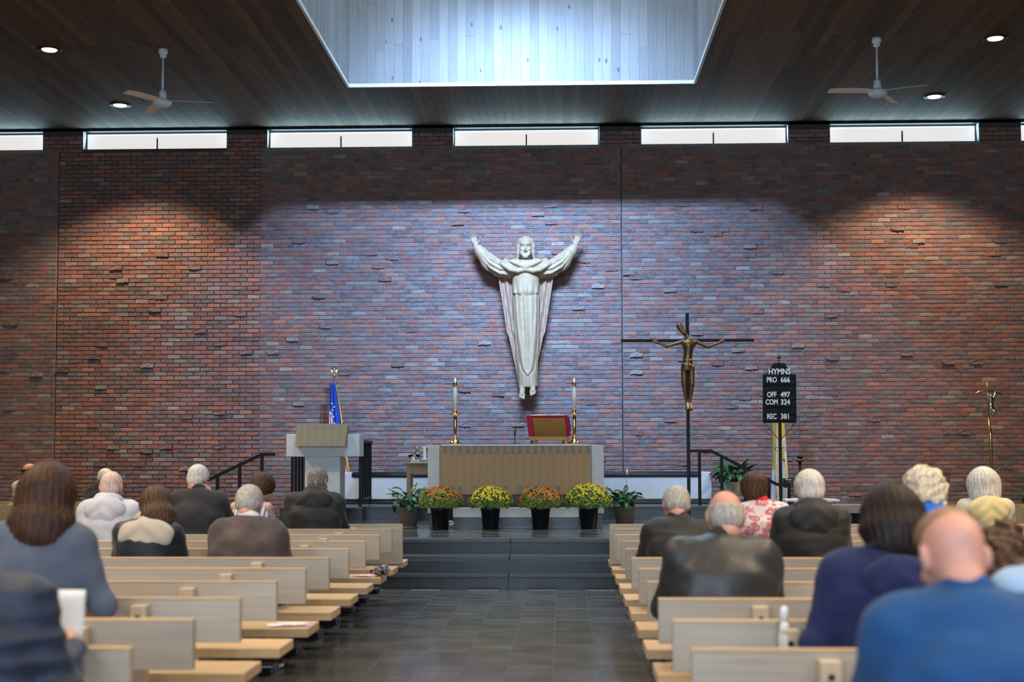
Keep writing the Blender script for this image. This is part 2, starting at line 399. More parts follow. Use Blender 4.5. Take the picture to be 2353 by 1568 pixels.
def rough_brick(w, h, prot):
    """clinker brick that stands out of the wall with a lumpy face: 4 x 2 face grid"""
    nx, nz = 4, 2; v = []; f = []
    for j in range(nz + 1):
        for i in range(nx + 1):
            v.append([-w / 2 + w * i / nx + rng.normal(0, .004), -prot * rng.uniform(.7, 1.05), -h / 2 + h * j / nz + rng.normal(0, .003)])
    for j in range(nz + 1):
        for i in range(nx + 1):
            v.append([-w / 2 + w * i / nx, .02, -h / 2 + h * j / nz])
    N = (nx + 1) * (nz + 1); I = lambda i, j: j * (nx + 1) + i
    for j in range(nz):
        for i in range(nx): f.append((I(i, j), I(i + 1, j), I(i + 1, j + 1), I(i, j + 1)))
    ring = [I(i, 0) for i in range(nx + 1)] + [I(nx, j) for j in range(1, nz + 1)] + [I(i, nz) for i in range(nx - 1, -1, -1)] + [I(0, j) for j in range(nz - 1, 0, -1)]
    for k in range(len(ring)):
        a, b = ring[k], ring[(k + 1) % len(ring)]; f.append((b, a, a + N, b + N))
    return np.array(v), f
def tint_attr(me, cols):
    a = me.color_attributes.new('tint', 'FLOAT_COLOR', 'POINT'); a.data.foreach_set('color', np.asarray(cols, np.float32).ravel())
variants = []; roughs = []
for k in range(14):
    v, f = brick_shape(BW_ - .011, BH - .011, .004, .0); c = PAL[k % len(PAL)][0] if k < 7 else PAL[int(rng.choice(4))][0]
    me = mk_mesh('brick', v, f, M['brick']); tint_attr(me, [(*c, rng.uniform(.4, .9))] * len(v)); variants.append(me)
for k in range(16):
    v, f = rough_brick(BW_ - .012, BH - .010, rng.uniform(.018, .042)); c = PAL[int(rng.choice([2, 3, 4, 5, 3, 0, 6]))][0]
    me = mk_mesh('brick', v, f, M['brick']); tint_attr(me, [(*c, rng.uniform(.4, .9))] * len(v)); roughs.append(me)
AV, AF, AC = [], [], []; nvtx = 0; n_ind = 0; cand = []
rows = int(ZWB / BH)
for r in range(rows + 4):
    z = (r + .5) * BH
    if z > ZC - .05: break
    ivs = [(XL, -8.372), (-8.357, .985), (1.0, XR)] if z < ZWB - .02 else [(edges[k] + .004, edges[k + 1] - .004) for k in range(0, len(edges), 2)]
    for (xa, xb) in ivs:
        x = xa - (BW_ / 2 if r % 2 else 0)
        while x < xb - .01:
            a, b = max(x, xa), min(x + BW_, xb); x += BW_
            if b - a < .03: continue
            cand.append(((a + b) / 2, z, b - a))
order = []
for i, (x, z, w) in enumerate(cand):
    full = w > BW_ - .002
    prot = full and rng.random() < .027 and z < ZWB - .1
    inview = -9.0 < x < 7.4 and z > .95
    order.append((prot and inview, full and abs(x - XA) < 1.9 and 1.6 < z < 4.8, prot))
ind_rough = [i for i, q in enumerate(order) if q[0]]
ind_flat = [i for i, q in enumerate(order) if q[1] and not q[2]]
ind_flat.sort(key=lambda i: (cand[i][0] - XA) ** 2 + (cand[i][1] - 3.6) ** 2)
ind_flat = set(ind_flat[:max(0, 300 - len(ind_rough))]); ind_rough = set(ind_rough[:300])
for i, (x, z, w) in enumerate(cand):
    if i in ind_rough or i in ind_flat:
        me = random.choice(roughs) if i in ind_rough else variants[int(rng.integers(14))]
        o = bpy.data.objects.new('brick', me); link(o, wall); o.location = (x, YW, z)
        o.rotation_euler = (random.uniform(-.05, .05), random.uniform(-.03, .03), random.uniform(-.04, .04)) if i in ind_rough else (0, random.uniform(-.006, .006), 0)
        continue
    if order[i][2]: v, f = rough_brick(w - .012, BH - .01, rng.uniform(.02, .05))
    else: v, f = brick_shape(w - .011, BH - .011, .003 + abs(rng.normal(0, .0018)), .0)
    c = np.array(PAL[int(rng.choice(len(PAL), p=PW))][0]) * rng.uniform(.8, 1.2)
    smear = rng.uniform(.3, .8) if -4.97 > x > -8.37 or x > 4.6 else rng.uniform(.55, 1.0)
    AV.append(v + np.array((x, YW, z))); AF += [tuple(k + nvtx for k in q) for q in f]; AC += [(*c, smear)] * len(v); nvtx += len(v)
me = mk_mesh('remaining_bricks', np.concatenate(AV), AF, M['brick']); tint_attr(me, AC)
o = bpy.data.objects.new('remaining_bricks', me); link(o, wall); o['kind'] = 'stuff'

# ------------------------------------------------------------------ clerestory windows
for n, c in enumerate(WC):
    fr = MB()
    fr.box(c - WH, c + WH, YW + .16, YW + .2, ZWB, ZWB + .022).box(c - WH, c + WH, YW + .16, YW + .2, ZC - .06, ZC - .035)
    fr.box(c - WH, c - WH + .02, YW + .16, YW + .2, ZWB, ZC - .04).box(c + WH - .02, c + WH, YW + .16, YW + .2, ZWB, ZC - .04)
    w = fr.build('window_%d' % (n + 1), M['winframe']); tag(w, kind='structure')
    for s in (-1, 1):
        box('pane', min(c, c + s * (WH - .02)), max(c, c + s * (WH - .02)), YW + .178, YW + .186, ZWB + .022, ZC - .06, M['pane'], w)
    box('window_rod', c - .011, c + .011, YW + .15, YW + .165, ZWB + .012, ZWB + .215, M['winframe'], w)  # mullion built short: the glare over its top is put into the shape
    box('rod_bracket', c - .06, c + .06, YW + .10, YW + .165, ZWB + .0, ZWB + .014, M['walnut'], w)
    for s in (-1, 1): box('reveal', c + s * WH - .004, c + s * WH + .004, YW + .012, YW + .16, ZWB, ZC - .045, M['reveal'], w)
    a = area('window_daylight', (c, YW + .14, (ZWB + ZC) / 2 - .02), (math.radians(-90 - 20), 0, 0), 2 * WH - .1, .2, 24, (.45, .78, 1.0))

# ------------------------------------------------------------------ ceiling boards with the skylight well
cl = MB(); t_ = .12
g_ = .024
cl.box(XL, SKX0 - g_, YB, YW + .3, ZC + .022, ZC + t_).box(SKX1 + g_, XR, YB, YW + .3, ZC + .022, ZC + t_)
cl.box(SKX0 - g_, SKX1 + g_, YB, SKY0 - g_, ZC + .022, ZC + t_).box(SKX0 - g_, SKX1 + g_, SKY1 + g_, YW + .3, ZC + .022, ZC + t_)
ceil = cl.build('ceiling', M['black']); tag(ceil, kind='structure')
UB = MB().box(-.5, .5, -.5, .5, -.5, .5); UBM = mk_mesh('board', UB.v, UB.f, M['ceil'])
UBS = mk_mesh('board', UB.v, UB.f, M['shaft'])
def board(me, parent, x0, x1, y0, y1, z0, z1):
    o = bpy.data.objects.new('board', me); link(o, parent)
    o.location = ((x0 + x1) / 2, (y0 + y1) / 2, (z0 + z1) / 2); o.scale = (x1 - x0, y1 - y0, z1 - z0); return o
PBW = .1345; nb = 0
rest = MB(); tones = []
x = XL
while x < XR:
    xb = min(x + PBW, XR); inhole = xb > SKX0 + .002 and x < SKX1 - .002
    if inhole and (x < SKX0 or xb > SKX1):
        xa_ = [(x, SKX0)] if x < SKX0 else [(SKX1, xb)]
    else: xa_ = [(x, xb)]
    y = YW + .15
    while y > YB + .05:
        L = random.uniform(3.2, 5.2); y0 = max(YB, y - L)
        if y0 - YB < .4: y0 = YB
        dz = random.uniform(0, .003)
        pieces = [(x, xb, y0, y)]
        if inhole:
            pieces = []
            if y > SKY1: pieces.append((x, xb, max(y0, SKY1), y))
            if y0 < SKY0: pieces.append((x, xb, y0, min(y, SKY0)))
            if len(xa_) and (x < SKX0 or xb > SKX1): pieces.append((*xa_[0], max(y0, SKY0), min(y, SKY1)) if y0 < SKY1 and y > SKY0 else (0, 0, 0, 0))
        for (a, b, c, d) in pieces:
            if b - a < .012 or d - c < .02: continue
            vis = -9.6 < a < 8.4 and d > 16.9
            if vis and nb < 300:
                board(UBM, ceil, a + .0012, b - .0012, c + .001, d - .001, ZC + dz, ZC + .022); nb += 1
            else:
                rest.box(a + .0012, b - .0012, c + .001, d - .001, ZC + dz, ZC + .022); tones += [random.random()] * 8
        y = y0
    x = xb
o = rest.build('remaining_boards', M['ceil'], ceil); o['kind'] = 'stuff'
at_ = o.data.attributes.new('tone', 'FLOAT', 'POINT'); at_.data.foreach_set('value', tones)
# skylight well
sm = MB()
sm.box(SKX0 - .12, SKX0 - .022, SKY0 - .12, SKY1 + .12, ZC + .13, SKZ).box(SKX1 + .022, SKX1 + .12, SKY0 - .12, SKY1 + .12, ZC + .13, SKZ)
sm.box(SKX0 - .022, SKX1 + .022, SKY1 + .022, SKY1 + .12, ZC + .13, SKZ).box(SKX0 - .022, SKX1 + .022, SKY0 - .12, SKY0 - .022, ZC + .13, SKZ)
well = sm.build('ceiling_skylight_well', M['black']); tag(well, kind='structure')
n = 38; w = (SKX1 - SKX0) / n
for k in range(n):
    x = SKX0 + k * w; zs = [ZC + .04]
    zs += sorted([random.uniform(7.3, 10.8)]) + [SKZ]
    for a, b in zip(zs[:-1], zs[1:]):
        board(UBS, well, x + .001, x + w - .001, SKY1 + random.uniform(-.002, .002), SKY1 + .022, a + .001, b - .001)
for xs, s in ((SKX0, -1), (SKX1, 1)):
    y = SKY1; rest = MB(); tones = []
    while y - .132 > SKY0:
        x0_, x1_ = (xs - .022, xs + random.uniform(-.001, .002)) if s < 0 else (xs - random.uniform(-.001, .002), xs + .022)
        if y > 16.4: board(UBS, well, x0_, x1_, y - .131, y - .001, ZC + .04, SKZ)
        else: rest.box(x0_, x1_, y - .131, y - .001, ZC + .04, SKZ); tones += [random.random()] * 8
        y -= .132
    o = rest.build('remaining_boards', M['shaft'], well); o['kind'] = 'stuff'
    at_ = o.data.attributes.new('tone', 'FLOAT', 'POINT'); at_.data.foreach_set('value', tones)
box('near_wall', SKX0, SKX1, SKY0 - .022, SKY0, ZC + .04, SKZ, M['shaft'], well)
for (a, b, c, d) in ((SKX0 - .03, SKX1 + .03, SKY1 - .004, SKY1 + .03), (SKX0 - .03, SKX0 + .004, SKY0, SKY1), (SKX1 - .004, SKX1 + .03, SKY0, SKY1), (SKX0, SKX1, SKY0 - .03, SKY0 + .004)):
    box('edge_trim', a, b, c, d, ZC - .012, ZC + .04, M['trimw'], well)
glz = box('window_skylight', SKX0 - .1, SKX1 + .1, SKY0 - .1, SKY1 + .1, SKZ, SKZ + .04, M['glaze']); tag(glz, kind='structure')

# ------------------------------------------------------------------ side and rear walls (outside the frame)
tag(box('wall_left', XL - .3, XL, YB, YW + .3, 0, ZC + .1, M['mortar_dark']), kind='structure')
tag(box('wall_right', XR, XR + .3, YB, YW + .3, 0, ZC + .1, M['mortar_dark']), kind='structure')
rw = MB().box(XL, XR, YB - .3, YB, 0, 1.8).box(XL, XR, YB - .3, YB, 5.0, ZC + .1).box(XL, XA - 7, YB - .3, YB, 1.8, 5.0).box(XA + 7, XR, YB - .3, YB, 1.8, 5.0)
tag(rw.build('wall_rear', M['mortar_dark']), kind='structure')
rf = MB()
for k in range(8): rf.box(XA - 7 + k * 2 - .03, XA - 7 + k * 2 + .03, YB - .16, YB - .1, 1.8, 5.0)
rf = rf.build('window_8', M['winframe']); tag(rf, kind='structure')
for k in range(7): box('pane', XA - 7 + k * 2 + .03, XA - 7 + k * 2 + 1.97, YB - .14, YB - .13, 1.8, 5.0, M['pane'], rf)

# ------------------------------------------------------------------ recessed downlights
def downlight(x, y, label, group=None, power=0, ang=112):
    r = empty('recessed_downlight', (x, y, ZC), 0, label, 'light', 'recessed ceiling downlights')
    o = MB().lathe([(.10, -.004), (.155, -.012), (.16, -.006), (.16, .0)], 28, closed=False).build('trim_ring', M['black'], r, True)
    o = MB().lathe([(.002, -.030), (.05, -.028), (.09, -.018), (.105, -.004)], 24).build('lens', M['lamp'], r, True)
    if power:
        l = bpy.data.lights.new('downlight_lamp', 'SPOT'); l.energy = power; l.color = (1.0, .78, .54); l.spot_size = math.radians(ang); l.spot_blend = .45; l.shadow_soft_size = .09
        lo = bpy.data.objects.new('downlight_lamp', l); link(lo, r); lo.location = (0, 0, -.05)
DY = [21.62, 18.56, 15.5, 12.44, 9.38, 6.32, 3.26]
names = ['nearest the brick wall', 'second from the brick wall']
DLP = 950
for sx, side in ((-6.85, 'left'), (5.70, 'right')):
    for k, y in enumerate(DY):
        if k < 2: lab = 'round recessed ceiling downlight %s of the %s-hand fan, %s' % ('beside', side, names[k])
        else: lab = 'round recessed ceiling downlight over the %s pews, %s from the brick wall' % (side, ['third', 'fourth', 'fifth', 'sixth', 'seventh'][k - 2])
        downlight(sx, y, lab, None, DLP)
for k, y in enumerate([9.0, 6.0, 3.0, 0.0]):
    for sx, side in ((-3.4, 'left'), (2.3, 'right')):
        downlight(sx, y, 'round recessed ceiling downlight near the aisle over the %s pews, %s from the skylight' % (side, ['first', 'second', 'third', 'fourth'][k]), None, 420, 120)

# ------------------------------------------------------------------ ceiling fans
def fan(x, y, angs, label):
    r = empty('ceiling_fan', (x, y, ZC), 0, label, 'fan', 'ceiling fans')
    MB().lathe([(.062, 0), (.06, -.05), (.043, -.062), (.043, -.105), (.022, -.12)], 20).build('canopy', M['fanw'], r, True)
    MB().tube([(0, 0, -.1), (0, 0, -.62)], .014, 12).build('down_rod', M['fanw'], r, True)
    MB().lathe([(.018, -.545), (.045, -.57), (.05, -.665), (.03, -.68)], 20).build('coupling', M['fanw'], r, True)
    MB().lathe([(.03, -.675), (.1, -.69), (.118, -.71), (.118, -.735), (.1, -.765), (.06, -.785), (.005, -.79)], 28).build('motor_housing', M['fanw'], r, True)
    for a in angs:
        b = MB(); n = 8; c, s = math.cos(a), math.sin(a); v = []; f = []
        for i in range(n + 1):
            q = .1 + .57 * i / n; hw = .052 + .010 * math.sin(PI * i / n); tw = math.radians(14)
            for sg in (-1, 1):
                for dz in (-.003, .003):
                    yy = sg * hw * math.cos(tw); zz = -.705 + sg * hw * math.sin(tw) + dz - .02 * (i / n) ** 2
                    v.append((c * q - s * yy, s * q + c * yy, zz))
        for i in range(n):
            a0 = i * 4; a1 = a0 + 4
            f += [(a0, a0 + 2, a1 + 2, a1), (a0 + 1, a1 + 1, a1 + 3, a0 + 3), (a0, a1, a1 + 1, a0 + 1), (a0 + 2, a0 + 3, a1 + 3, a1 + 2)]
        f += [(0, 1, 3, 2), (n * 4, n * 4 + 2, n * 4 + 3, n * 4 + 1)]
        mk_obj('blade', v, f, M['fanblade'], r)
p = at(374, 98, 18.6); q = at(2014, 82, 18.5)
fan(p.x, 18.62, [math.radians(d) for d in (2, 242, 122)], 'white three-bladed ceiling fan hanging left of the skylight')
fan(q.x, 18.50, [math.radians(d) for d in (-32 , 88 - 30, 208 - 18)], 'white three-bladed ceiling fan hanging right of the skylight')
# ------------------------------------------------------------------ distance fields -> meshes (for bodies, cloth, carved figures)
class Field:
    def __init__(s, lo, hi, h):
        s.h = h; s.lo = np.array(lo, float); n = np.ceil((np.array(hi, float) - s.lo) / h).astype(int) + 1
        s.ax = [s.lo[i] + h * np.arange(n[i]) for i in range(3)]; s.F = np.full(n, 1.0, np.float32)
    def sub_(s, lo, hi):
        sl = []
        for i in range(3):
            a = int(max(0, math.floor((lo[i] - s.lo[i]) / s.h))); b = int(min(s.F.shape[i], math.ceil((hi[i] - s.lo[i]) / s.h) + 1))
            if b <= a: return None, None
            sl.append(slice(a, b))
        X, Y, Z = np.meshgrid(s.ax[0][sl[0]], s.ax[1][sl[1]], s.ax[2][sl[2]], indexing='ij', sparse=True)
        return tuple(sl), (X, Y, Z)
    def put(s, sl, d, k, cut=False):
        a = s.F[sl]
        if cut: d = -d; h = np.clip(.5 - .5 * (d - a) / max(k, 1e-6), 0, 1); s.F[sl] = np.maximum(a, d) if k <= 0 else a * h + d * (1 - h) + k * h * (1 - h)
        elif k <= 0: s.F[sl] = np.minimum(a, d)
        else:
            h = np.clip(.5 + .5 * (a - d) / k, 0, 1); s.F[sl] = a * (1 - h) + d * h - k * h * (1 - h)
    def cap(s, a, b, ra, rb=None, k=.03, sx=1.0, cut=False):
        """round cone from a to b; sx widens it along x"""
        rb = ra if rb is None else rb; a = np.array(a, float); b = np.array(b, float); r = max(ra, rb); m = k + 3 * s.h
        e = np.array([r * sx, r, r]) + m
        sl, P = s.sub_(np.minimum(a, b) - e, np.maximum(a, b) + e)
        if sl is None: return s
        ab = b - a; c = .5 * (a[0] + b[0]); sc = np.array([1 / sx, 1, 1])
        q = [(P[i] - (c if i == 0 else 0)) * sc[i] + (c if i == 0 else 0) for i in range(3)]
        a2 = a.copy(); b2 = b.copy(); a2[0] = c + (a[0] - c) / sx; b2[0] = c + (b[0] - c) / sx; ab = b2 - a2
        t = np.clip(((q[0] - a2[0]) * ab[0] + (q[1] - a2[1]) * ab[1] + (q[2] - a2[2]) * ab[2]) / max(1e-9, ab @ ab), 0, 1)
        d = np.sqrt((q[0] - a2[0] - t * ab[0]) ** 2 + (q[1] - a2[1] - t * ab[1]) ** 2 + (q[2] - a2[2] - t * ab[2]) ** 2) - (ra + (rb - ra) * t)
        s.put(sl, d, k, cut); return s
    def ell(s, c, r, k=.03, rot=None, cut=False):
        c = np.array(c, float); r = np.array(r, float); R = np.eye(3) if rot is None else np.array(rot.to_matrix() if isinstance(rot, Euler) else rot)
        e = np.full(3, r.max()) if rot is not None else r
        sl, P = s.sub_(c - e - k - 3 * s.h, c + e + k + 3 * s.h)
        if sl is None: return s
        d0 = [P[i] - c[i] for i in range(3)]
        q = [R[0, i] * d0[0] + R[1, i] * d0[1] + R[2, i] * d0[2] for i in range(3)]
        k0 = np.sqrt(sum((q[i] / r[i]) ** 2 for i in range(3))); k1 = np.sqrt(sum((q[i] / r[i] ** 2) ** 2 for i in range(3)))
        s.put(sl, k0 * (k0 - 1) / np.maximum(k1, 1e-6), k, cut); return s
    def torus(s, c, R, r, k=.02, rot=None, sy=1.0):
        c = np.array(c, float); Rm = np.eye(3) if rot is None else np.array(rot.to_matrix()); e = R + r + k + 3 * s.h
        sl, P = s.sub_(c - e, c + e)
        if sl is None: return s
        d0 = [P[i] - c[i] for i in range(3)]
        q = [Rm[0, i] * d0[0] + Rm[1, i] * d0[1] + Rm[2, i] * d0[2] for i in range(3)]
        s.put(sl, np.sqrt((np.sqrt(q[0] ** 2 + (q[1] / sy) ** 2) - R) ** 2 + q[2] ** 2) - r, k); return s
    def fn(s, lo, hi, f, k=.0, cut=False):
        sl, P = s.sub_(lo, hi)
        if sl is not None: s.put(sl, f(*P), k, cut)
        return s
    def keep(s, f):
        s.F = np.maximum(s.F, f(s.ax[0][:, None, None], s.ax[1][None, :, None], s.ax[2][None, None, :]).astype(np.float32)); return s
    def warp(s, f):
        s.F += f(s.ax[0][:, None, None], s.ax[1][None, :, None], s.ax[2][None, None, :]).astype(np.float32); return s
    def mesh(s):
        F = s.F; F = np.pad(F, 1, constant_values=1.0); lo = s.lo - s.h
        ins = F < 0; n = np.array(F.shape) - 1
        cnt = np.zeros(n, np.float32); acc = np.zeros((*n, 3), np.float32)
        for ax in range(3):
            o1, o2 = [i for i in range(3) if i != ax]
            for d1 in (0, 1):
                for d2 in (0, 1):
                    a = [None] * 3; b = [None] * 3
                    a[ax] = slice(0, n[ax]); b[ax] = slice(1, n[ax] + 1)
                    a[o1] = b[o1] = slice(d1, d1 + n[o1]); a[o2] = b[o2] = slice(d2, d2 + n[o2])
                    A = F[tuple(a)]; B = F[tuple(b)]; m = (A < 0) != (B < 0)
                    t = np.where(m, A / np.where(m, A - B, 1), 0)
                    cnt += m; acc[..., ax] += t; acc[..., o1] += m * d1; acc[..., o2] += m * d2
        act = cnt > 0; idx = np.full(n, -1, np.int64); idx[act] = np.arange(act.sum())
        ijk = np.argwhere(act); V = (acc[act] / cnt[act][:, None] + ijk) * s.h + lo
        Q = []
        for ax in range(3):
            o1, o2 = [(1, 2), (2, 0), (0, 1)][ax]
            a = [slice(1, n[i]) for i in range(3)]; a[ax] = slice(0, n[ax]); b = list(a); b[ax] = slice(1, n[ax] + 1)
            A = ins[tuple(a)]; B = ins[tuple(b)]; e = np.argwhere(A != B)
            if not len(e): continue
            base_ = e.copy(); base_ += np.array([0 if i == ax else 1 for i in range(3)])
            def cell(d1, d2):
                c = base_.copy(); c[:, o1] -= d1; c[:, o2] -= d2; return idx[c[:, 0], c[:, 1], c[:, 2]]
            q = np.stack([cell(1, 1), cell(0, 1), cell(0, 0), cell(1, 0)], 1)
            fl = ~A[e[:, 0], e[:, 1], e[:, 2]]; q[fl] = q[fl][:, ::-1]; Q.append(q)
        return V, (np.concatenate(Q) if Q else np.zeros((0, 4), int))
def fast_mesh(name, V, Q, mat=None, smooth=True):
    me = bpy.data.meshes.new(name); V = np.asarray(V, np.float32); Q = np.asarray(Q, np.int32)
    me.vertices.add(len(V)); me.vertices.foreach_set('co', V.ravel())
    me.loops.add(Q.size); me.loops.foreach_set('vertex_index', Q.ravel())
    me.polygons.add(len(Q)); me.polygons.foreach_set('loop_start', np.arange(0, Q.size, 4, dtype=np.int32)); me.polygons.foreach_set('loop_total', np.full(len(Q), 4, np.int32))
    if mat is not None:
        for m in (mat if isinstance(mat, (list, tuple)) else [mat]): me.materials.append(m)
    me.update(); me.validate()
    if smooth: me.polygons.foreach_set('use_smooth', [True] * len(me.polygons))
    return me
def field_obj(name, fld, mat, parent=None, loc=None):
    V, Q = fld.mesh(); o = bpy.data.objects.new(name, fast_mesh(name, V, Q, mat)); link(o, parent)
    if loc is not None: o.location = loc
    return o
def join(parts):
    V = []; Q = []; n = 0
    for v, q in parts: V.append(np.asarray(v)); Q.append(np.asarray(q) + n); n += len(v)
    return np.concatenate(V), np.concatenate(Q)
def xf(V, mat4):
    A = np.array(mat4); return np.asarray(V) @ A[:3, :3].T + A[:3, 3]
def wrinkle(amp, freq, seed, stretch=(1, 1, 1)):
    r = np.random.default_rng(seed); D = r.normal(size=(5, 3)); D /= np.linalg.norm(D, axis=1)[:, None]; D *= np.array(stretch); ph = r.uniform(0, 6.28, 5); fr = freq * r.uniform(.6, 1.5, 5)
    def f(X, Y, Z):
        o = 0
        for k in range(5): o = o + np.sin((X * D[k, 0] + Y * D[k, 1] + Z * D[k, 2]) * fr[k] + ph[k] + 1.3 * np.sin((X * D[k, 1] + Y * D[k, 2] + Z * D[k, 0]) * fr[k] * .55))
        return amp * o / 2.5
    return f

# ---- a human head and a relaxed hand, reused by every figure (metres, life size)
def make_head(neck=True):
    f = Field((-.11, -.13, -.2), (.11, .14, .14), .0052)
    f.ell((0, -.012, .028), (.0755, .094, .086), .03).ell((0, .03, -.045), (.058, .062, .068), .035)
    f.ell((0, .052, -.085), (.034, .032, .028), .02)                               # chin
    f.ell((0, .078, .04), (.055, .018, .02), .02)                                  # brow
    for s in (-1, 1):
        f.ell((s * .033, .082, .014), (.018, .016, .012), .008, cut=True)          # eye sockets
        f.ell((s * .033, .074, .013), (.0135, .0125, .0115), .002)                 # eyes
        f.ell((s * .046, .06, -.022), (.022, .02, .018), .018)                     # cheekbones
        f.ell((s * .078, -.008, -.005), (.010, .024, .034), .008, Euler((.2, 0, s * .35)))  # ears
        f.ell((s * .084, .002, -.002), (.007, .011, .018), .004, cut=True)
    f.cap((0, .092, .022), (0, .110, -.022), .008, .0135, .012)                    # nose
    f.ell((0, .09, -.052), (.024, .013, .0065), .006).ell((0, .088, -.064), (.021, .012, .0065), .006)
    f.ell((0, .103, -.058), (.02, .008, .0022), .002, cut=True)                    # mouth line
    if neck: f.cap((0, -.025, -.06), (0, -.045, -.19), .056, .058, .03)
    else: f.cap((0, -.028, -.05), (0, -.034, -.085), .054, .052, .03)
    return f.mesh()
HEAD = make_head(); HEAD_SHORT = make_head(False)
def make_hand(curl=.5, spread=.12):
    """right hand, wrist at the origin, fingers along +z, palm towards +y, thumb on -x"""
    f = Field((-.085, -.05, -.06), (.075, .11, .215), .0046)
    f.cap((0, 0, -.05), (0, 0, .005), .023, .022, .01, 1.25)
    f.cap((-.016, 0, .02), (-.024, .0, .085), .015, .014, .018).cap((.014, 0, .015), (.026, 0, .08), .014, .012, .018).cap((0, 0, .01), (0, 0, .088), .016, .013, .018)
    for i, (x, z, L) in enumerate(((-.029, .09, .072), (-.0095, .095, .082), (.0105, .092, .075), (.029, .083, .058))):
        p = Vector((x, 0, z)); sp = (i - 1.5) * spread; a = 0.0
        for seg, (l, r0, r1) in enumerate(((.44, .0092, .0085), (.31, .0085, .0078), (.25, .0078, .0062))):
            a += curl * (.45, .75, .6)[seg]
            q = p + Vector((math.sin(sp) * math.cos(a), math.sin(a), math.cos(a) * math.cos(sp))) * L * l
            f.cap(p, q, r0, r1, .0035); p = q
    p = Vector((-.026, .004, .022))
    for l, r0, r1, d in ((.04, .0145, .0115, (-.75, .35, .6)), (.034, .0112, .0098, (-.5, .4, .78)), (.026, .0098, .0075, (-.3, .45, .85))):
        q = p + Vector(d).normalized() * l; f.cap(p, q, r0, r1, .006); p = q
    return f.mesh()
HAND_RELAX = make_hand(.5, .08); HAND_OPEN = make_hand(.26, .07)

# ------------------------------------------------------------------ pews
def cp(o, parent):
    c = o.copy(); link(c, parent); return c
def make_pew(L, panel=False, mats=None):
    """pew whose aisle end is at local x = 0 and that runs to -x; the back board stands at y = 0, the seat lies towards +y"""
    bm, sm_ = mats or (M['oak_pale'], M['oak'])
    r = empty('pew', (0, 0, 0))
    z0 = .42 if panel else .588
    bk = bevel(MB().box(-L, 0, 0, .045, z0, .79).build('backrest', bm, r), .003)
    bevel(MB().box(-L, 0, -.001, .046, .79, .80).build('top_edge', sm_, bk), .002)  # strip in the warmer seat colour: light on the top put into the colour
    bevel(MB().box(-L, 0, .10, .50, .375, .43).build('seat', sm_, r), .006)
    for x in (-.47, -.47 - (L - .94) * .5, -L + .47):
        p = bevel(MB().box(x - .037, x + .037, -.075, .0, .34, .768).build('post', M['oak_post'], r), .003)
        MB().tube([(x, -.0745, .715), (x, -.081, .715)], .012, 10).build('bolt', M['black'], p)
        bevel(MB().box(x - .03, x + .03, -.07, .46, .325, .375).build('bracket', M['oak_post'], r), .003)
    for x in (-.47, -.47 - (L - .94) * .5, -L + .47):
        bevel(MB().box(x - .022, x + .022, .14, .36, 0, .325).build('leg', M['black'], r), .004)
    kn = bevel(MB().box(-L + .3, -.3, .56, .74, .075, .135).build('kneeler', M['vinyl'], r), .015, 3)
    for x in (-.6, -L * .5, -L + .6): MB().box(x - .02, x + .02, .58, .72, 0, .08).build('kneeler_foot', M['black'], kn)
    return r
def copy_tree(o, parent=None):
    c = o.copy(); link(c, parent)
    for ch in list(o.children): copy_tree(ch, c)
    return c
DEP = [13.70 - .865 * i for i in range(13)]
ORD = ['first', 'second', 'third', 'fourth', 'fifth', 'sixth', 'seventh', 'eighth', 'ninth', 'tenth', 'eleventh', 'twelfth', 'thirteenth']
PL = 5.4
LX, RX = -1.535, .452
proto = make_pew(PL); front = make_pew(PL, True)
used = [False, False]
for i, y in enumerate(DEP):
    for side in (0, 1):
        src = front if i == 0 else proto; kx = 0 if i == 0 else 1
        if used[kx]: o = copy_tree(src)
        else: o = src; used[kx] = True
        o.location = (LX if side == 0 else RX + PL, y, 0)
        tag(o, 'light oak pew, %s from the altar on the %s of the aisle' % (ORD[i], ('left', 'right')[side]) if i else
            'front oak pew screen with tall solid back panel on the %s of the aisle' % ('left', 'right')[side], 'pew', 'oak pews either side of the aisle')
for k, (x, y, rz, L, lab) in enumerate(((-5.7, 19.9, math.radians(172), 4.4, 'angled olive oak side pew by the left brick wall, nearest the altar'),
        (-6.6, 18.6, math.radians(169), 4.4, 'angled olive oak side pew on the far left, middle of three'),
        (-7.2, 17.2, math.radians(166), 4.4, 'angled olive oak side pew on the far left, farthest from the altar'),
        (9.75, 19.3, math.radians(186), 4.2, 'angled olive oak side pew at the far right under the brick wall'))):
    q = make_pew(L, True, (M['oak_olive'], M['oak_olive'])); q.rotation_euler = (0, 0, rz - PI); q.location = (x, y, 0)
    tag(q, lab, 'pew', 'side pews')

# ------------------------------------------------------------------ altar
AY = 19.0
a0, a1 = at(983, 1024, AY).x, at(1387, 1024, AY).x; f0, f1 = at(1010, 1024, AY - .1).x, at(1357, 1024, AY - .1).x
AT = at(1185, 1024, AY).z
alt = empty('altar', ((a0 + a1) / 2, AY + .45, PZ), 0, 'pale stone altar with tan woven frontal behind the potted mums', 'altar')
alt_l = alt.location.copy()
def AL(o): o.location = -alt_l; return o
b0, b1 = at(1040, 1200, 18.9).x, at(1330, 1200, 18.9).x
AL(bevel(MB().box(a0, a0 + .16, AY, AY + .9, PZ + .17, AT).build('end_slab', M['stone'], alt), .006))
AL(bevel(MB().box(a1 - .16, a1, AY, AY + .9, PZ + .17, AT).build('end_slab', M['stone'], alt), .006))
AL(bevel(MB().box(a0 + .161, a1 - .161, AY + .02, AY + .88, PZ + .42, AT).build('table_block', M['stone'], alt), .006))
AL(MB().box(b0, b1, AY + .16, AY + .8, PZ + .25, PZ + .42).build('pedestal', M['stone_dark'], alt))  # darker stone: shade of the recess under the frontal put into the colour
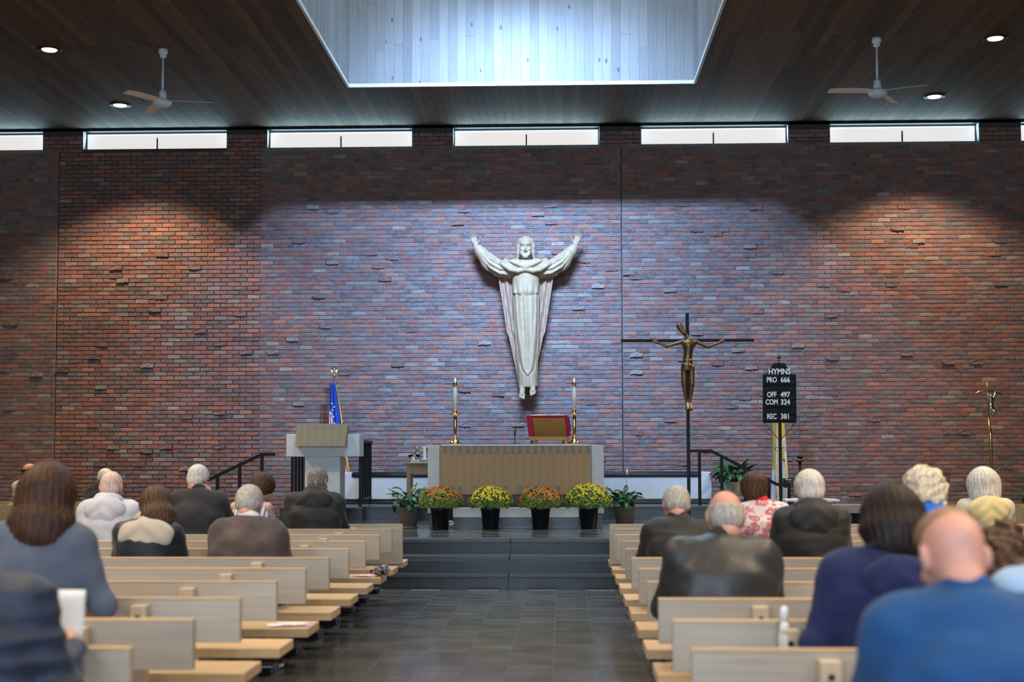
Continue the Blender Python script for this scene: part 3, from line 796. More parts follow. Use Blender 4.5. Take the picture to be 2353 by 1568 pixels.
AL(bevel(MB().box(b0, b1, AY - .06, AY + .85, PZ + .12, PZ + .25).build('plinth', M['stone'], alt), .005))
AL(MB().box(b0 + .0, b1, AY - .09, AY + .88, PZ, PZ + .12).build('base', M['slate_step'], alt))
AL(MB().box(a0 + .02, a0 + .14, AY + .1, AY + .8, PZ, PZ + .17).build('foot', M['slate_step'], alt)); AL(MB().box(a1 - .14, a1 - .02, AY + .1, AY + .8, PZ, PZ + .17).build('foot', M['slate_step'], alt))
FZ0 = at(1185, 1137, AY - .08).z; FZ1 = AT + .012
fc = empty('altar_cloth', ((f0 + f1) / 2, AY - .03, AT), 0, 'tan woven altar frontal with two rows of grey-green squares', 'cloth')
fl = fc.location.copy()
def FL(o): o.location = -fl; return o
FL(MB().box(f0, f1, AY - .03, AY - .016, FZ0, FZ1).box(f0, f1, AY - .03, AY + .93, AT, FZ1).build('frontal', M['frontal'], fc))
FL(MB().box(f0 + .01, f1 - .004, AY - .034, AY + .94, FZ1, FZ1 + .006).box(f0 + .01, f1 - .004, AY - .034, AY - .031, FZ1 - .018, FZ1).build('linen_edge', M['linen'], fc))
nsq = 20; sw = (f1 - f0) / (nsq * 2)
for row, (za, zb) in enumerate(((FZ1 - .125, FZ1 - .02), (FZ0 + .01, FZ0 + .115))):
    for k in range(nsq):
        if row == 1 and k in (3, 9, 16): continue
        x = f0 + (2 * k + .9) * sw
        FL(MB().box(x, x + sw * .95, AY - .0325, AY - .03, za, zb).build('woven_square', M['frontal_sq'], fc))
# things on the altar
CY = AY + .45
def candlestick(px, label):
    p = at(px, 1020, CY); z = FZ1 + .007
    r = empty('candlestick', (p.x, CY, z), 0, label, 'candlestick', 'candlesticks on the altar')
    MB().lathe([(.078, 0), (.08, .008), (.07, .03), (.045, .06), (.026, .075), (.034, .088), (.034, .098), (.02, .11)], 28).build('base', M['brass'], r, True)
    MB().lathe([(.02, .105), (.028, .125), (.024, .14), (.019, .15), (.024, .3), (.026, .375), (.018, .39)], 20).build('stem', M['brass'], r, True)
    MB().lathe([(.018, .385), (.035, .39), (.068, .412), (.07, .417), (.03, .405), (.028, .455), (.031, .465)], 24).build('drip_pan', M['brass'], r, True)
    zt = at(px, 870, CY).z - z
    MB().lathe([(.025, .44), (.0245, zt - .105)], 16).build('candle', M['candle'], r, True)
    MB().lathe([(.028, zt - .115), (.028, zt - .06), (.02, zt - .05), (.008, zt - .045)], 16).build('follower', M['brass'], r, True)
    MB().lathe([(.003, zt - .048), (.010, zt - .03), (.008, zt - .015), (.001, zt + .008)], 10).build('flame', M['flame'], r, True)
candlestick(1046, 'tall brass candlestick with lit ivory candle on the left of the altar')
candlestick(1320, 'tall brass candlestick with lit ivory candle beside the red book')
p = at(1264, 1018, AY + .35); ZA = FZ1 + .007
bs = empty('book_stand', (p.x - .01, AY + .35, ZA), math.radians(-8), 'amber wooden book stand on the altar under the red missal', 'book stand')
for x in (-.215, .215):
    bevel(MB().prism([(x - .03, 0), (x - .02, .035), (x - .005, .05), (x + .005, .05), (x + .02, .035), (x + .03, 0), (x + .035, .09), (x - .035, .09)], -.13, .16).build('leg_frame', M['amber'], bs), .003)
MB().box(-.24, .24, -.14, -.11, .05, .1).box(-.24, .24, .13, .16, .05, .1).build('rail', M['amber'], bs)
tb = bevel(MB().box(-.22, .22, -.012, .0, 0, .33).build('rest_board', M['amber'], bs), .003); tb.location = (0, .12, .1); tb.rotation_euler = (math.radians(38), 0, 0)
tb.location = (0, .16, .095)
bk = empty('missal_book', (p.x - .01, AY + .35, ZA + .1), math.radians(-8), 'open red missal with gilt pages resting on the altar book stand', 'book')
def on_board(o): o.location = (0, .16, 0); o.rotation_euler = (math.radians(38), 0, 0); return o
on_board(bevel(MB().box(-.31, .27, .0015, .010, .005, .36).build('cover', M['red'], bk), .002))
pg = MB(); n = 12
for s in (-1, 1):
    pts = [(s * (.004 + .265 * i / n) - .02, .0125 + (.03 if s < 0 else .02) * math.sin(PI * min(1, .12 + .88 * i / n)) ** .7) for i in range(n + 1)]
    poly = pts + [(pts[-1][0], .0105), (pts[0][0], .0105)]
    v = [(x, y, .012) for x, y in poly] + [(x, y, .352) for x, y in poly]; m_ = len(poly)
    pg.add(v, [tuple(range(m_)), tuple(range(2 * m_ - 1, m_ - 1, -1))] + [(i, i + m_, (i + 1) % m_ + m_, (i + 1) % m_) for i in range(m_)])
on_board(pg.build('pages', M['candle'], bk))
on_board(MB().box(.272, .284, -.01, .0, .1, .34).build('ribbon', M['ribbon'], bk))
# microphone
p = at(1183, 1020, AY + .3)
mc = empty('microphone', (p.x, AY + .3, ZA), 0, 'thin black gooseneck microphone standing on the altar', 'microphone')
MB().lathe([(.06, 0), (.06, .008), (.02, .014)], 20).build('base', M['black'], mc, True)
MB().tube([(0, 0, .01), (.002, 0, .12), (.008, 0, .19)], .0055, 8).build('neck', M['black'], mc, True)
MB().tube([(.008, 0, .19), (.012, 0, .42)], [.003, .0018], 6).build('antenna', M['black'], mc, True)
MB().tube([(-.002, 0, .1), (.006, 0, .18)], .010, 10).build('capsule', M['black'], mc, True)

# ------------------------------------------------------------------ credence table and vessels
p = at(960, 1063, 20.4); p2 = at(934, 1063, 20.4)
ct = empty('credence_table', (p2.x + .45, 20.4, PZ), 0, 'small brown wooden side table half hidden by the left end of the altar', 'table')
tz = p.z - PZ
bevel(MB().box(-.46, .46, -.22, .22, tz - .025, tz).build('table_top', M['walnut'], ct), .004)
MB().box(-.42, .42, -.19, .19, tz - .16, tz - .025).build('apron', M['walnut'], ct)
for x in (-.4, .4):
    for y in (-.17, .17): MB().box(x - .025, x + .025, y - .025, y + .025, 0, tz - .025).build('leg', M['walnut'], ct)
cl_ = box('table_linen', p2.x + .06, p2.x + .88, 20.19, 20.61, p.z + .001, p.z + .006, M['linen']); tag(cl_, 'white linen runner lying on the side table', 'cloth')
p = at(952, 1062, 20.3); z0 = p.z + .006
bw = empty('crystal_bowl', (p.x, 20.29, z0), 0, 'clear cut-crystal bowl on the white linen of the side table', 'bowl')
MB().lathe([(.03, 0), (.045, .004), (.075, .05), (.085, .095), (.08, .095), (.07, .05), (.035, .012), (.001, .01)], 24, closed=False).build('bowl', M['glass'], bw, True)
ew = empty('crystal_cruet', (p.x + .02, 20.5, z0), 0, 'tall clear crystal cruet with stopper behind the crystal bowl', 'cruet')
MB().lathe([(.035, 0), (.045, .01), (.05, .08), (.04, .14), (.018, .165), (.018, .2), (.024, .21)], 20).build('body', M['glass'], ew, True)
MB().lathe([(.008, .205), (.01, .215), (.018, .235), (.01, .25), (.002, .253)], 12).build('stopper', M['glass'], ew, True)
p = at(982, 1060, 20.45)
ch = empty('covered_chalice', (p.x + .03, 20.45, z0), 0, 'gold chalice under a folded white cloth at the altar corner', 'chalice')
MB().lathe([(.06, 0), (.05, .012), (.012, .03), (.016, .08), (.01, .1), (.035, .13), (.05, .17), (.052, .2)], 20).build('cup', M['brass'], ch, True)
MB().box(-.11, .1, -.08, .08, .2, .215).box(-.08, -.04, -.095, -.08, .03, .21).box(.02, .05, -.092, -.08, .1, .21).build('veil', M['linen'], ch)

# ------------------------------------------------------------------ ambo
BY = 19.5
l0, l1 = at(658, 1000, BY).x, at(826, 1000, BY).x; s0, s1 = at(699, 1100, BY).x, at(780, 1100, BY).x
zt, zb = at(740, 998, BY).z, at(740, 1050, BY).z
am = empty('lectern', ((s0 + s1) / 2, BY + .3, PZ), 0, 'white T-shaped ambo with olive cloth over its reading desk', 'lectern')
ml = am.location.copy()
def ML(o): o.location = -ml; return o
ML(bevel(MB().box(l0, l1, BY, BY + .42, zb, zt).build('cross_beam', M['white'], am), .006))
ML(bevel(MB().box(s0, s1, BY + .04, BY + .5, PZ, zb).build('stem', M['white'], am), .006))
d0, d1 = at(678, 1000, BY - .2).x, at(794, 1000, BY - .2).x; dzt, dzb = at(740, 975, BY - .1).z, at(740, 1025, BY - .25).z
dk = MB(); v = [(d0, BY - .02, dzt), (d1, BY - .02, dzt), (d1 - .012, BY - .2, dzb), (d0 + .012, BY - .2, dzb), (d0, BY + .42, dzt - .16), (d1, BY + .42, dzt - .16), (d1, BY + .1, dzb), (d0, BY + .1, dzb)]
dk.add(v, [(3, 2, 1, 0), (0, 1, 5, 4), (2, 3, 7, 6), (4, 5, 6, 7), (0, 4, 7, 3), (1, 2, 6, 5)]); ML(dk.build('reading_desk', M['walnut'], am))
def dq(u0, u1, w0, w1, off):
    def pt(u, w):
        a = Vector(v[0]).lerp(Vector(v[1]), u); b = Vector(v[3]).lerp(Vector(v[2]), u); q = a.lerp(b, w); q.y -= off; return q
    return [pt(u0, w0), pt(u1, w0), pt(u1, w1), pt(u0, w1)]
cb = MB(); A_ = dq(-.01, 1.01, -.02, 1.02, .004); B_ = dq(-.01, 1.01, -.02, 1.02, .012)
cb.add([*B_, *A_], [(3, 2, 1, 0), (4, 5, 6, 7), (0, 1, 5, 4), (2, 3, 7, 6), (0, 4, 7, 3), (1, 2, 6, 5)])
cbo = ML(cb.build('desk_cloth', M['frontal2'], am))
for w0, w1 in ((.06, .2), (.86, .96)):
    for k in range(5):
        u = .18 + .145 * k; A_ = dq(u, u + .07, w0, w1, .0125); B_ = dq(u, u + .07, w0, w1, .0145)
        c_ = MB().add([*B_, *A_], [(3, 2, 1, 0), (4, 5, 6, 7), (0, 1, 5, 4), (2, 3, 7, 6), (0, 4, 7, 3), (1, 2, 6, 5)]).build('woven_square', M['frontal2_sq'], cbo)
ga = ML(MB().add([(s0 - .12, BY + .01, zb + .15), (s1 + .12, BY + .01, zb + .15), (s1, BY + .01, zb), (s0, BY + .01, zb), (s0 - .12, BY - .03, zb + .15), (s1 + .12, BY - .03, zb + .15), (s1, BY - .005, zb), (s0, BY - .005, zb)],
    [(0, 1, 2, 3), (7, 6, 5, 4), (4, 5, 1, 0), (6, 7, 3, 2), (5, 6, 2, 1), (7, 4, 0, 3)]).build('gusset', M['white'], am))
p = at(736, 975, BY + .05); MB()
ML(MB().tube([(p.x, BY + .1, dzt - .03), (p.x - .003, BY + .08, dzt + .08), (p.x + .004, BY + .05, dzt + .25)], [.004, .003, .002], 6).build('microphone', M['black'], am, True))

# ------------------------------------------------------------------ wall benches with black cushions
def bench(x0, x1, e, label, cush_label):
    r = empty('wall_bench', ((x0 + x1) / 2, 22.5, UZ), 0, label, 'bench', 'white benches under the brick wall')
    cx = (x0 + x1) / 2; h = x1 - cx; z1 = at(1185, 1097, 22.3).z - UZ
    bevel(MB().box(-h, h, -.2, .14, .06, z1).build('seat_box', M['white'], r), .004)
    MB().box(-h, h, -.17, .14, 0, .06).build('toe_kick', M['slate_step'], r)
    s = 1 if e > 0 else -1
    bevel(MB().box(min(s * h, s * h - s * .17), max(s * h, s * h - s * .17), -.2, .14, z1, z1 + .075).build('end_block', M['white'], r), .004)
    c0, c1 = (-h, h - .17) if s > 0 else (-h + .17, h)
    o = bevel(MB().box(cx + c0 + .005, cx + c1 - .005, 22.27, 22.66, UZ + z1 + .001, UZ + z1 + .085).build('bench_cushion', M['vinyl']), .03, 4)
    tag(o, cush_label, 'cushion', 'black bench cushions')
bench(at(783, 1120, 22.3).x, at(1000, 1120, 22.3).x, -1, 'long white wall bench between the ambo and the altar', 'glossy black cushion on the wall bench left of the altar')
bench(at(1372, 1120, 22.3).x, at(1635, 1120, 22.3).x, 1, 'long white wall bench between the altar and the leafy pot plant', 'glossy black cushion on the wall bench right of the altar')

# ------------------------------------------------------------------ railings
def bar_rail(x, y0, y1, ztop, zbase, label):
    r = empty('railing', (x, y0, zbase), 0, label, 'railing', 'slatted black guard rails by the ambo'); H = ztop - zbase; D = y1 - y0
    MB().box(-.035, .035, -.02, D + .02, H - .04, H).build('top_rail', M['black'], r); MB().box(-.03, .03, -.02, D + .02, .1, .125).build('bottom_rail', M['black'], r)
    for k in range(5): MB().box(-.02, .02, D * k / 4 - .012, D * k / 4 + .012, .0 if k in (0, 4) else .1, H - .03).build('baluster', M['black'], r)
bar_rail(at(837, 1100, 21.1).x, 20.68, 21.75, at(835, 1012, 20.7).z, UZ, 'narrow slatted black railing standing just right of the ambo')
bar_rail(at(684, 1100, 21.1).x, 20.68, 21.75, at(835, 1012, 20.7).z, UZ, 'narrow slatted black railing half hidden behind the ambo')
def stair_rail(Y, pts, posts, label, zb):
    P_ = [at(x, y, Y) for x, y in pts]; r = empty('stair_railing', (P_[0].x, Y, 0), 0, label, 'railing', 'black stair railings'); c = Vector((P_[0].x, Y, 0))
    for a, b in zip(P_[:-1], P_[1:]):
        d = (b - a).normalized(); n = Vector((-d.z, 0, d.x)) * .022; a = a - c; b = b - c; q = [a + n, b + n, b - n, a - n]
        MB().prism([(t.x, t.z) for t in q], -.022, .022).build('handrail', M['black'], r)
    for x, yt, z_ in posts:
        t = at(x, yt, Y); MB().box(t.x - c.x - .022, t.x - c.x + .022, -.02, .02, z_, t.z).build('post', M['black'], r)
stair_rail(20.4, [(632, 1045), (601, 1045), (486, 1100), (420, 1131)], [(602, 1046, UZ * .75), (551, 1070, UZ * .5), (500, 1094, UZ * .25), (430, 1127, 0)], 'sloping black steel stair railing left of the ambo', 0)
stair_rail(21.4, [(1585, 1037), (1634, 1037), (1786, 1114), (1816, 1114)], [(1607, 1038, UZ), (1658, 1049, UZ * .75), (1712, 1077, UZ * .5), (1766, 1104, 0), (1813, 1114, 0)], 'sloping black steel stair railing in front of the leafy pot plant', 0)
# ------------------------------------------------------------------ risen Christ figure on the wall
def spt(px, py, y=0.0): return ((px - 1209) / 142.4, y, (918 - py) / 142.4)
so = at(1209, 918, 22.95); so.y = 22.93
st = empty('wall_statue', so, 0, 'pale carved robed statue with raised open arms on the brick wall', 'statue')
f = Field((-1.0, -.36, -.06), (1.0, .27, 2.6), .0105)
def cape(X, Y, Z):
    ax = np.abs(X); w = np.interp(Z, [.2, .48, .9, 1.0, 1.1, 2.05], [.12, .165, .255, .275, .315, .46])
    th = .05 + .024 * np.cos((ax - w) * 2 * PI / .115 - .4 + .5 * Z) + .006 * np.cos(ax * 2 * PI / .05 + 2 * Z)
    return np.maximum(np.maximum(ax - w, np.abs(Y - .10) - th), np.maximum(Z - 2.1, .25 - Z)) * .8
f.fn((-.55, -.05, .2), (.55, .27, 2.15), cape)
cape_o = field_obj('cape', f, M['statue_pink'], st)
f = Field((-1.0, -.36, -.06), (1.0, .27, 2.6), .0105)
def skirt(X, Y, Z):
    w = np.interp(Z, [.18, .6, 1.2, 1.72], [.155, .17, .195, .212]); dp = np.interp(Z, [.18, 1.2, 1.72], [.15, .165, .16]); xc = np.interp(Z, [.18, 1.7], [.035, .005])
    x = X - xc
    d = (np.sqrt((x / w) ** 2 + ((Y + .03) / dp) ** 2) - 1) * .15
    xg = np.interp(Z, [.40, .46, .6, 1.0, 1.6], [.0, .05, .085, .125, .16]); fr = np.clip(-(Y + .03) / .1, 0, 1) * np.clip((1.55 - Z) / .5, 0, 1)
    d = d - .017 * np.exp(-((np.abs(x) - xg) / .02) ** 2) * fr * (Z > .38) + .010 * np.exp(-((np.abs(x) - xg - .042) / .014) ** 2) * fr
    d = d - .012 * np.exp(-((x + .02 - .03 * np.sin(2.2 * Z)) / .022) ** 2) * np.clip((Z - .75) / .3, 0, 1) * np.clip(-(Y + .03) / .1, 0, 1)
    d = d - .008 * np.cos(np.arctan2(x / w, -(Y + .03) / dp) * 14) * np.clip((Z - .3) / .5, .25, 1) * .6
    return np.maximum(np.maximum(d, Z - 1.73), .19 + .05 * np.clip(x, -.1, .2) - Z)
f.fn((-.3, -.3, .1), (.32, .2, 1.8), skirt, .01)
def blouse(X, Y, Z):
    w = np.interp(Z, [1.66, 1.70, 1.8, 2.0, 2.2], [.20, .222, .218, .215, .235]); dp = np.interp(Z, [1.66, 1.72, 2.2], [.165, .185, .16])
    d = (np.sqrt((X / w) ** 2 + ((Y + .03) / dp) ** 2) - 1) * .17
    d = d - .009 * np.cos(X * 2 * PI / .11 * (1 + .5 * (2.1 - Z))) * np.clip((1.95 - Z) / .25, 0, 1)
    return np.maximum(np.maximum(d, Z - 2.24), 1.685 - .02 * np.cos(X * 14) - Z)
f.fn((-.3, -.32, 1.6), (.3, .22, 2.3), blouse, .006)
for s in (-1, 1):
    f.cap((s * .16, 0, 2.17), (s * .30, 0, 2.15), .12, .12, .04)
    ch = [((s * .26, .0, 2.09), .135), ((s * .42, 0, 2.115), .128), ((s * .59, -.01, 2.22), .135), ((s * .74, -.02, 2.40), .088), ((s * .785, -.03, 2.46), .072)]
    for (a, ra), (b, rb) in zip(ch[:-1], ch[1:]): f.cap(a, b, ra, rb, .03)
    f.cap((s * .79, -.03, 2.47), (s * .81, -.035, 2.53), .055, .05, .006, cut=True)
def folds(X, Y, Z):
    ax = np.abs(X); zc = np.interp(ax, [.2, .26, .42, .59, .74, .8], [2.06, 2.08, 2.10, 2.20, 2.40, 2.48]); v = Z - zc + .10
    m = np.clip((ax - .27) / .06, 0, 1) * np.clip((.70 - ax) / .08, 0, 1) * np.clip(-(Y + .0) / .06, 0, 1)
    return m * (.0105 * np.cos(v * 2 * PI / .082 + 2.0 * ax) + .004 * np.cos(v * 2 * PI / .037 - 3 * ax))
f.warp(folds)
for s in (-1, 1):
    # mantle bands that meet at the clasp
    ch = [(s * .47, .05, 2.20), (s * .43, -.06, 2.235), (s * .36, -.14, 2.17), (s * .24, -.185, 2.085), (s * .12, -.20, 2.06), (0, -.205, 2.085)]
    for a, b in zip(ch[:-1], ch[1:]): f.cap(a, b, .042, .042, .012)
    ch = [(s * .38, .09, 2.2), (s * .33, -.01, 2.255), (s * .22, -.12, 2.225), (s * .1, -.18, 2.16), (0, -.19, 2.14)]
    for a, b in zip(ch[:-1], ch[1:]): f.cap(a, b, .034, .03, .012)
f.cap((0, -.02, 2.2), (0, -.05, 2.36), .075, .075, .02)
field_obj('robe', f, M['statue'], st)
for s, x0, z0 in ((-1, -.055, .0), (1, .105, .055)):
    q = Field((x0 - .09, -.24, -.03 + z0), (x0 + .09, .02, .33 + z0), .0062)
    q.cap((x0, -.06, .29 + z0), (x0, -.115, .19 + z0), .036, .037, .02).cap((x0, -.115, .19 + z0), (x0 + s * .006, -.155, .075 + z0), .037, .032, .02, 1.3)
    for t in range(5):
        u = (t - 2) * .0195 * s; L_ = (.062, .056, .05, .043, .035)[t]
        q.cap((x0 + s * .006 + u, -.166, .068 + z0), (x0 + s * .009 - u * 1.15 + 2 * u, -.176, .062 - L_ + z0), .0125 if t else .014, .0095 if t else .0125, .004)
    field_obj('foot', q, M['statue'], st)
hm = Matrix.Translation((0, -.07, 2.465)) @ Matrix.Rotation(math.radians(7), 4, 'X') @ Matrix.Rotation(PI, 4, 'Z') @ Matrix.Scale(1.36, 4)
parts = [(xf(HEAD[0], hm), HEAD[1])]
def hand_mat(loc, fdir, palm, scale, mirror=False):
    z = Vector(fdir).normalized(); y = (Vector(palm) - z * Vector(palm).dot(z)).normalized(); x = y.cross(z)
    m = Matrix((( x.x, y.x, z.x, loc[0]), (x.y, y.y, z.y, loc[1]), (x.z, y.z, z.z, loc[2]), (0, 0, 0, 1))) @ Matrix.Scale(scale, 4)
    if mirror: m = m @ Matrix.Diagonal((-1, 1, 1, 1))
    return m
def hand(loc, fdir, palm, scale=1.0, mirror=False, src=None):
    src = src or HAND_RELAX; m = hand_mat(loc, fdir, palm, scale, mirror); q = src[1][:, ::-1] if mirror else src[1]
    return xf(src[0], m), q
parts.append(hand((-.805, -.045, 2.49), (-.32, -.1, 1), (0.1, -1, 0), 1.34, False, HAND_OPEN))
parts.append(hand((.805, -.045, 2.49), (.32, -.1, 1), (-0.1, -1, 0), 1.34, True, HAND_OPEN))
for nm_, (V, Q) in zip(('head', 'hand', 'hand'), parts): o = bpy.data.objects.new(nm_, fast_mesh(nm_, V, Q, M['statue'])); link(o, st)
f = Field((-.22, -.2, 2.2), (.22, .16, 2.7), .009)
f.ell((0, -.035, 2.515), (.117, .132, .135), .02)
for s in (-1, 1):
    ch = [((s * .08, -.06, 2.57), .045), ((s * .115, -.055, 2.47), .038), ((s * .118, -.045, 2.37), .036), ((s * .138, -.02, 2.265), .024)]
    for (a, ra), (b, rb) in zip(ch[:-1], ch[1:]): f.cap(a, b, ra, rb, .02)
f.ell((0, -.19, 2.43), (.088, .12, .17), .012, cut=True)
f.cap((0, -.17, 2.66), (0, -.02, 2.66), .008, .008, .01, cut=True)
f.warp(lambda X, Y, Z: .0022 * np.sin(46 * X / (.35 + np.abs(Z - 2.62)) + 6 * Z) + 0 * Y)
field_obj('hair', f, M['statue_hair'], st)
f = Field((-.12, -.27, 2.2), (.12, 0, 2.45), .008)
for q in (-1, 1): f.cap((q * .072, -.12, 2.40), (q * .05, -.165, 2.345), .022, .030, .02).cap((q * .05, -.165, 2.345), (q * .018, -.19, 2.298), .030, .026, .02).cap((q * .006, -.212, 2.392), (q * .04, -.185, 2.375), .009, .008, .006)
f.ell((0, -.19, 2.30), (.042, .03, .04), .02)
f.warp(lambda X, Y, Z: .002 * np.sin(120 * X + 20 * Z) + 0 * Y)
field_obj('beard', f, M['statue'], st)
MB().prism([(-.062, 2.122), (0, 2.092), (.062, 2.122), (0, 2.152)], -.252, -.225).build('clasp', M['statue'], st)
MB().box(-.04, .04, .14, .29, 1.5, 1.6).build('wall_bracket', M['black'], st)

# ------------------------------------------------------------------ standing cross with bronze corpus
KY = 19.6; kk = F / KY; cb0 = at(1581, 945, KY)
cr = empty('standing_cross', (cb0.x, KY, PZ), 0, 'tall thin black steel cross standing right of the altar', 'cross')
ztop = at(1579, 720, KY).z - PZ; zbar = at(1580, 783, KY).z - PZ
MB().box(-.022, .022, -.022, .022, 0, ztop).build('upright', M['black'], cr)
xa_, xb_ = at(1427, 783, KY).x - cb0.x, at(1733, 783, KY).x - cb0.x
MB().box(xa_, xb_, -.021, .021, zbar - .02, zbar + .02).build('crossbar', M['black'], cr)
MB().lathe([(.22, 0), (.22, .012), (.05, .03), (.035, .06)], 28).build('base', M['black'], cr)
def cpt(px, py, y=-.09):
    q = at(px, py, KY); return (q.x - cb0.x, y, q.z - PZ)
f = Field((cpt(1488, 0)[0], -.24, cpt(0, 950)[2]), (cpt(1675, 0)[0], .02, cpt(0, 738)[2]), .0078)
f.cap(cpt(1561, 752), cpt(1570, 768, -.12), .05, .027, .02).cap(cpt(1570, 764), cpt(1582, 784), .024, .03, .02)
f.cap(cpt(1572, 790), cpt(1590, 790), .052, .052, .03).cap(cpt(1581, 795), cpt(1579, 822), .068, .05, .03, 1.1).cap(cpt(1579, 820), cpt(1578, 836), .05, .062, .02, 1.1)
f.cap(cpt(1580, 806, -.165), cpt(1579, 826, -.15), .006, .007, .006, cut=True)
for s in (-1, 1):
    x = 1579 + s * 8
    f.cap(cpt(x, 846), cpt(x + s * 1, 884, -.11), .047, .036, .012).cap(cpt(x + s * 1, 884, -.11), cpt(1580 + s * 3.5, 925), .037, .021, .012)
    f.cap(cpt(1580 + s * 3.5, 925), cpt(1582 + s * 4.5, 941, -.14), .022, .026, .012)
    sh, el, wr, hd = ((1568, 786), (1531, 797), (1511, 789), (1494, 779)) if s < 0 else ((1594, 785), (1626, 799), (1651, 789), (1667, 780))
    f.cap(cpt(*sh), cpt(*el), .03, .021, .015).cap(cpt(*el), cpt(*wr), .021, .017, .015).cap(cpt(*wr), cpt(*[(wr[0] + hd[0]) / 2, (wr[1] + hd[1]) / 2]), .017, .026, .015).cap(cpt((wr[0] + hd[0]) / 2, (wr[1] + hd[1]) / 2), cpt(*hd), .025, .009, .012)
    m_ = ((wr[0] + hd[0]) / 2, (wr[1] + hd[1]) / 2); f.ell(cpt(*m_, -.115), (.035, .014, .02), .008, cut=True)
    f.cap(cpt(*m_), cpt(m_[0] + s * 3, m_[1] - 6), .008, .006, .005)
cor = bpy.data.objects.new('corpus', fast_mesh('corpus', *f.mesh(), M['bronze'])); link(cor, cr)
f = Field((-.2, -.24, cpt(0, 862)[2]), (.16, .02, cpt(0, 815)[2]), .0078)
f.cap(cpt(1579, 830), cpt(1577, 847), .058, .074, .02, 1.15)
f.warp(lambda X, Y, Z: .004 * np.sin(95 * Z + 12 * X) + 0 * Y)
f.fn((-.2, -.24, cpt(0, 862)[2]), (.16, .02, cpt(0, 849)[2]), lambda X, Y, Z: cpt(0, 849.5)[2] - Z + 0 * X + 0 * Y - 1.0 + 0, cut=False) if False else None
field_obj('loincloth', f, M['bronze'], cor)

# ------------------------------------------------------------------ processional cross far right
GY = 21.2; g0 = at(2279, 1100, GY); g1 = at(2270, 905, GY)
pc = empty('processional_cross', (g0.x, GY, 0), 0, 'slender gold processional cross with silver corpus by the right brick wall', 'cross')
gz = lambda px, py, y=0: (lambda q: (q.x - g0.x, y, q.z))(at(px, py, GY))
MB().tube([(.02, 0, .03), gz(2276, 1000), gz(2271, 960)], [.022, .022, .016], 10).build('staff', M['brass'], pc, True)
MB().tube([gz(2271, 962), gz(2270, 905), gz(2267, 872)], [.014, .011, .008], 8).build('upright', M['brass'], pc, True)
MB().tube([gz(2236, 907), gz(2250, 901), gz(2268, 899), gz(2286, 901), gz(2302, 907)], [.02, .017, .015, .015, .013], 8).build('crossbar', M['brass'], pc, True)
MB().lathe([(.17, 0), (.17, .02), (.05, .05), (.03, .2)], 20).build('foot', M['black'], pc)
f = Field((gz(2250, 0)[0], -.14, gz(0, 966)[2]), (gz(2296, 0)[0], .02, gz(0, 896)[2]), .0072)
f.ell(gz(2273, 912, -.07), (.026, .028, .036), .01).cap(gz(2273, 919, -.06), gz(2274, 931, -.055), .045, .034, .02, 1.15).cap(gz(2274, 931, -.055), gz(2274, 938, -.06), .036, .042, .015, 1.15)
for s, hx, kx in ((-1, 2259, 2271), (1, 2286, 2280)):
    f.cap(gz(2273 + s * 6, 919, -.06), gz(2273 + s * 9, 911, -.05), .017, .013, .01).cap(gz(2273 + s * 9, 911, -.05), gz(hx, 901, -.03), .013, .010, .008)
    f.cap(gz(2274 + s * 3, 938, -.06), gz(kx, 947, -.09), .026, .02, .012).cap(gz(kx, 947, -.09), gz(2275, 962, -.05), .02, .012, .01)
field_obj('corpus', f, M['silver'], pc)

# ------------------------------------------------------------------ hymn board
HY = 20.6; hb0 = at(1791, 902, HY)
hb = empty('hymn_board', (hb0.x, HY, 0), 0, 'black hymn number board with white lettering on a tall black post', 'sign')
hz = lambda px, py: (lambda q: (q.x - hb0.x, q.z))(at(px, py, HY))
poly = [hz(1753, 972), hz(1830, 972), hz(1829, 861), hz(1818, 860), hz(1814, 853), hz(1803, 835), hz(1778, 835), hz(1767, 853), hz(1763, 860), hz(1753, 861)]
bd = MB().prism(poly, -.02, .02).build('panel', M['boardblk'], hb)
for py in (866, 882, 899, 916, 933, 950, 966):
    a, b = hz(1756, py + 2), hz(1827, py - .5)
    MB().box(a[0], b[0], -.034, -.02, a[1], b[1]).build('ledge', M['boardblk'], bd)
pz = hz(1791, 972)[1]
MB().box(-.022, .022, -.018, .018, .0, pz + .02).build('post', M['black'], hb)
MB().box(-.25, .25, -.2, .2, 0, .03).build('base', M['black'], hb)
c0 = hz(1790, 835)[1]; MB().box(-.007, .007, -.006, .006, c0, c0 + .12).box(-.04, .04, -.006, .006, c0 + .07, c0 + .085).build('small_cross', M['black'], hb)
for s in (-1, 1):
    MB().tube([(s * .22, 0, pz), (s * .12, 0, pz - .12), (s * .02, 0, pz - .24)], .005, 6).build('brace', M['black'], hb, True)
    MB().tube([(s * .02 + s * .028 * (1 - math.cos(t * .7)), -.03, pz - .38 + .028 * math.sin(t * .7)) for t in range(8)], .004, 6).build('scroll', M['black'], hb, True)
def text(body, size, loc, mat, parent, sx=1.0):
    cu = bpy.data.curves.new('lettering', 'FONT'); cu.body = body; cu.size = size; cu.align_x = 'CENTER'; cu.align_y = 'CENTER'; cu.extrude = .002; cu.offset = size * .03; cu.resolution_u = 3
    t = bpy.data.objects.new('lettering', cu); COL.objects.link(t)
    bpy.context.view_layer.update(); me = bpy.data.meshes.new_from_object(t); bpy.data.objects.remove(t); bpy.data.curves.remove(cu)
    me.materials.clear(); me.materials.append(mat); o = bpy.data.objects.new('lettering', me); link(o, parent)
    o.location = loc; o.rotation_euler = (PI / 2, 0, 0); o.scale = (sx, 1, 1); return o
q = hz(1790.5, 855); text('HYMNS', .115, (q[0], -.023, q[1]), M['letter'], hb, .82)
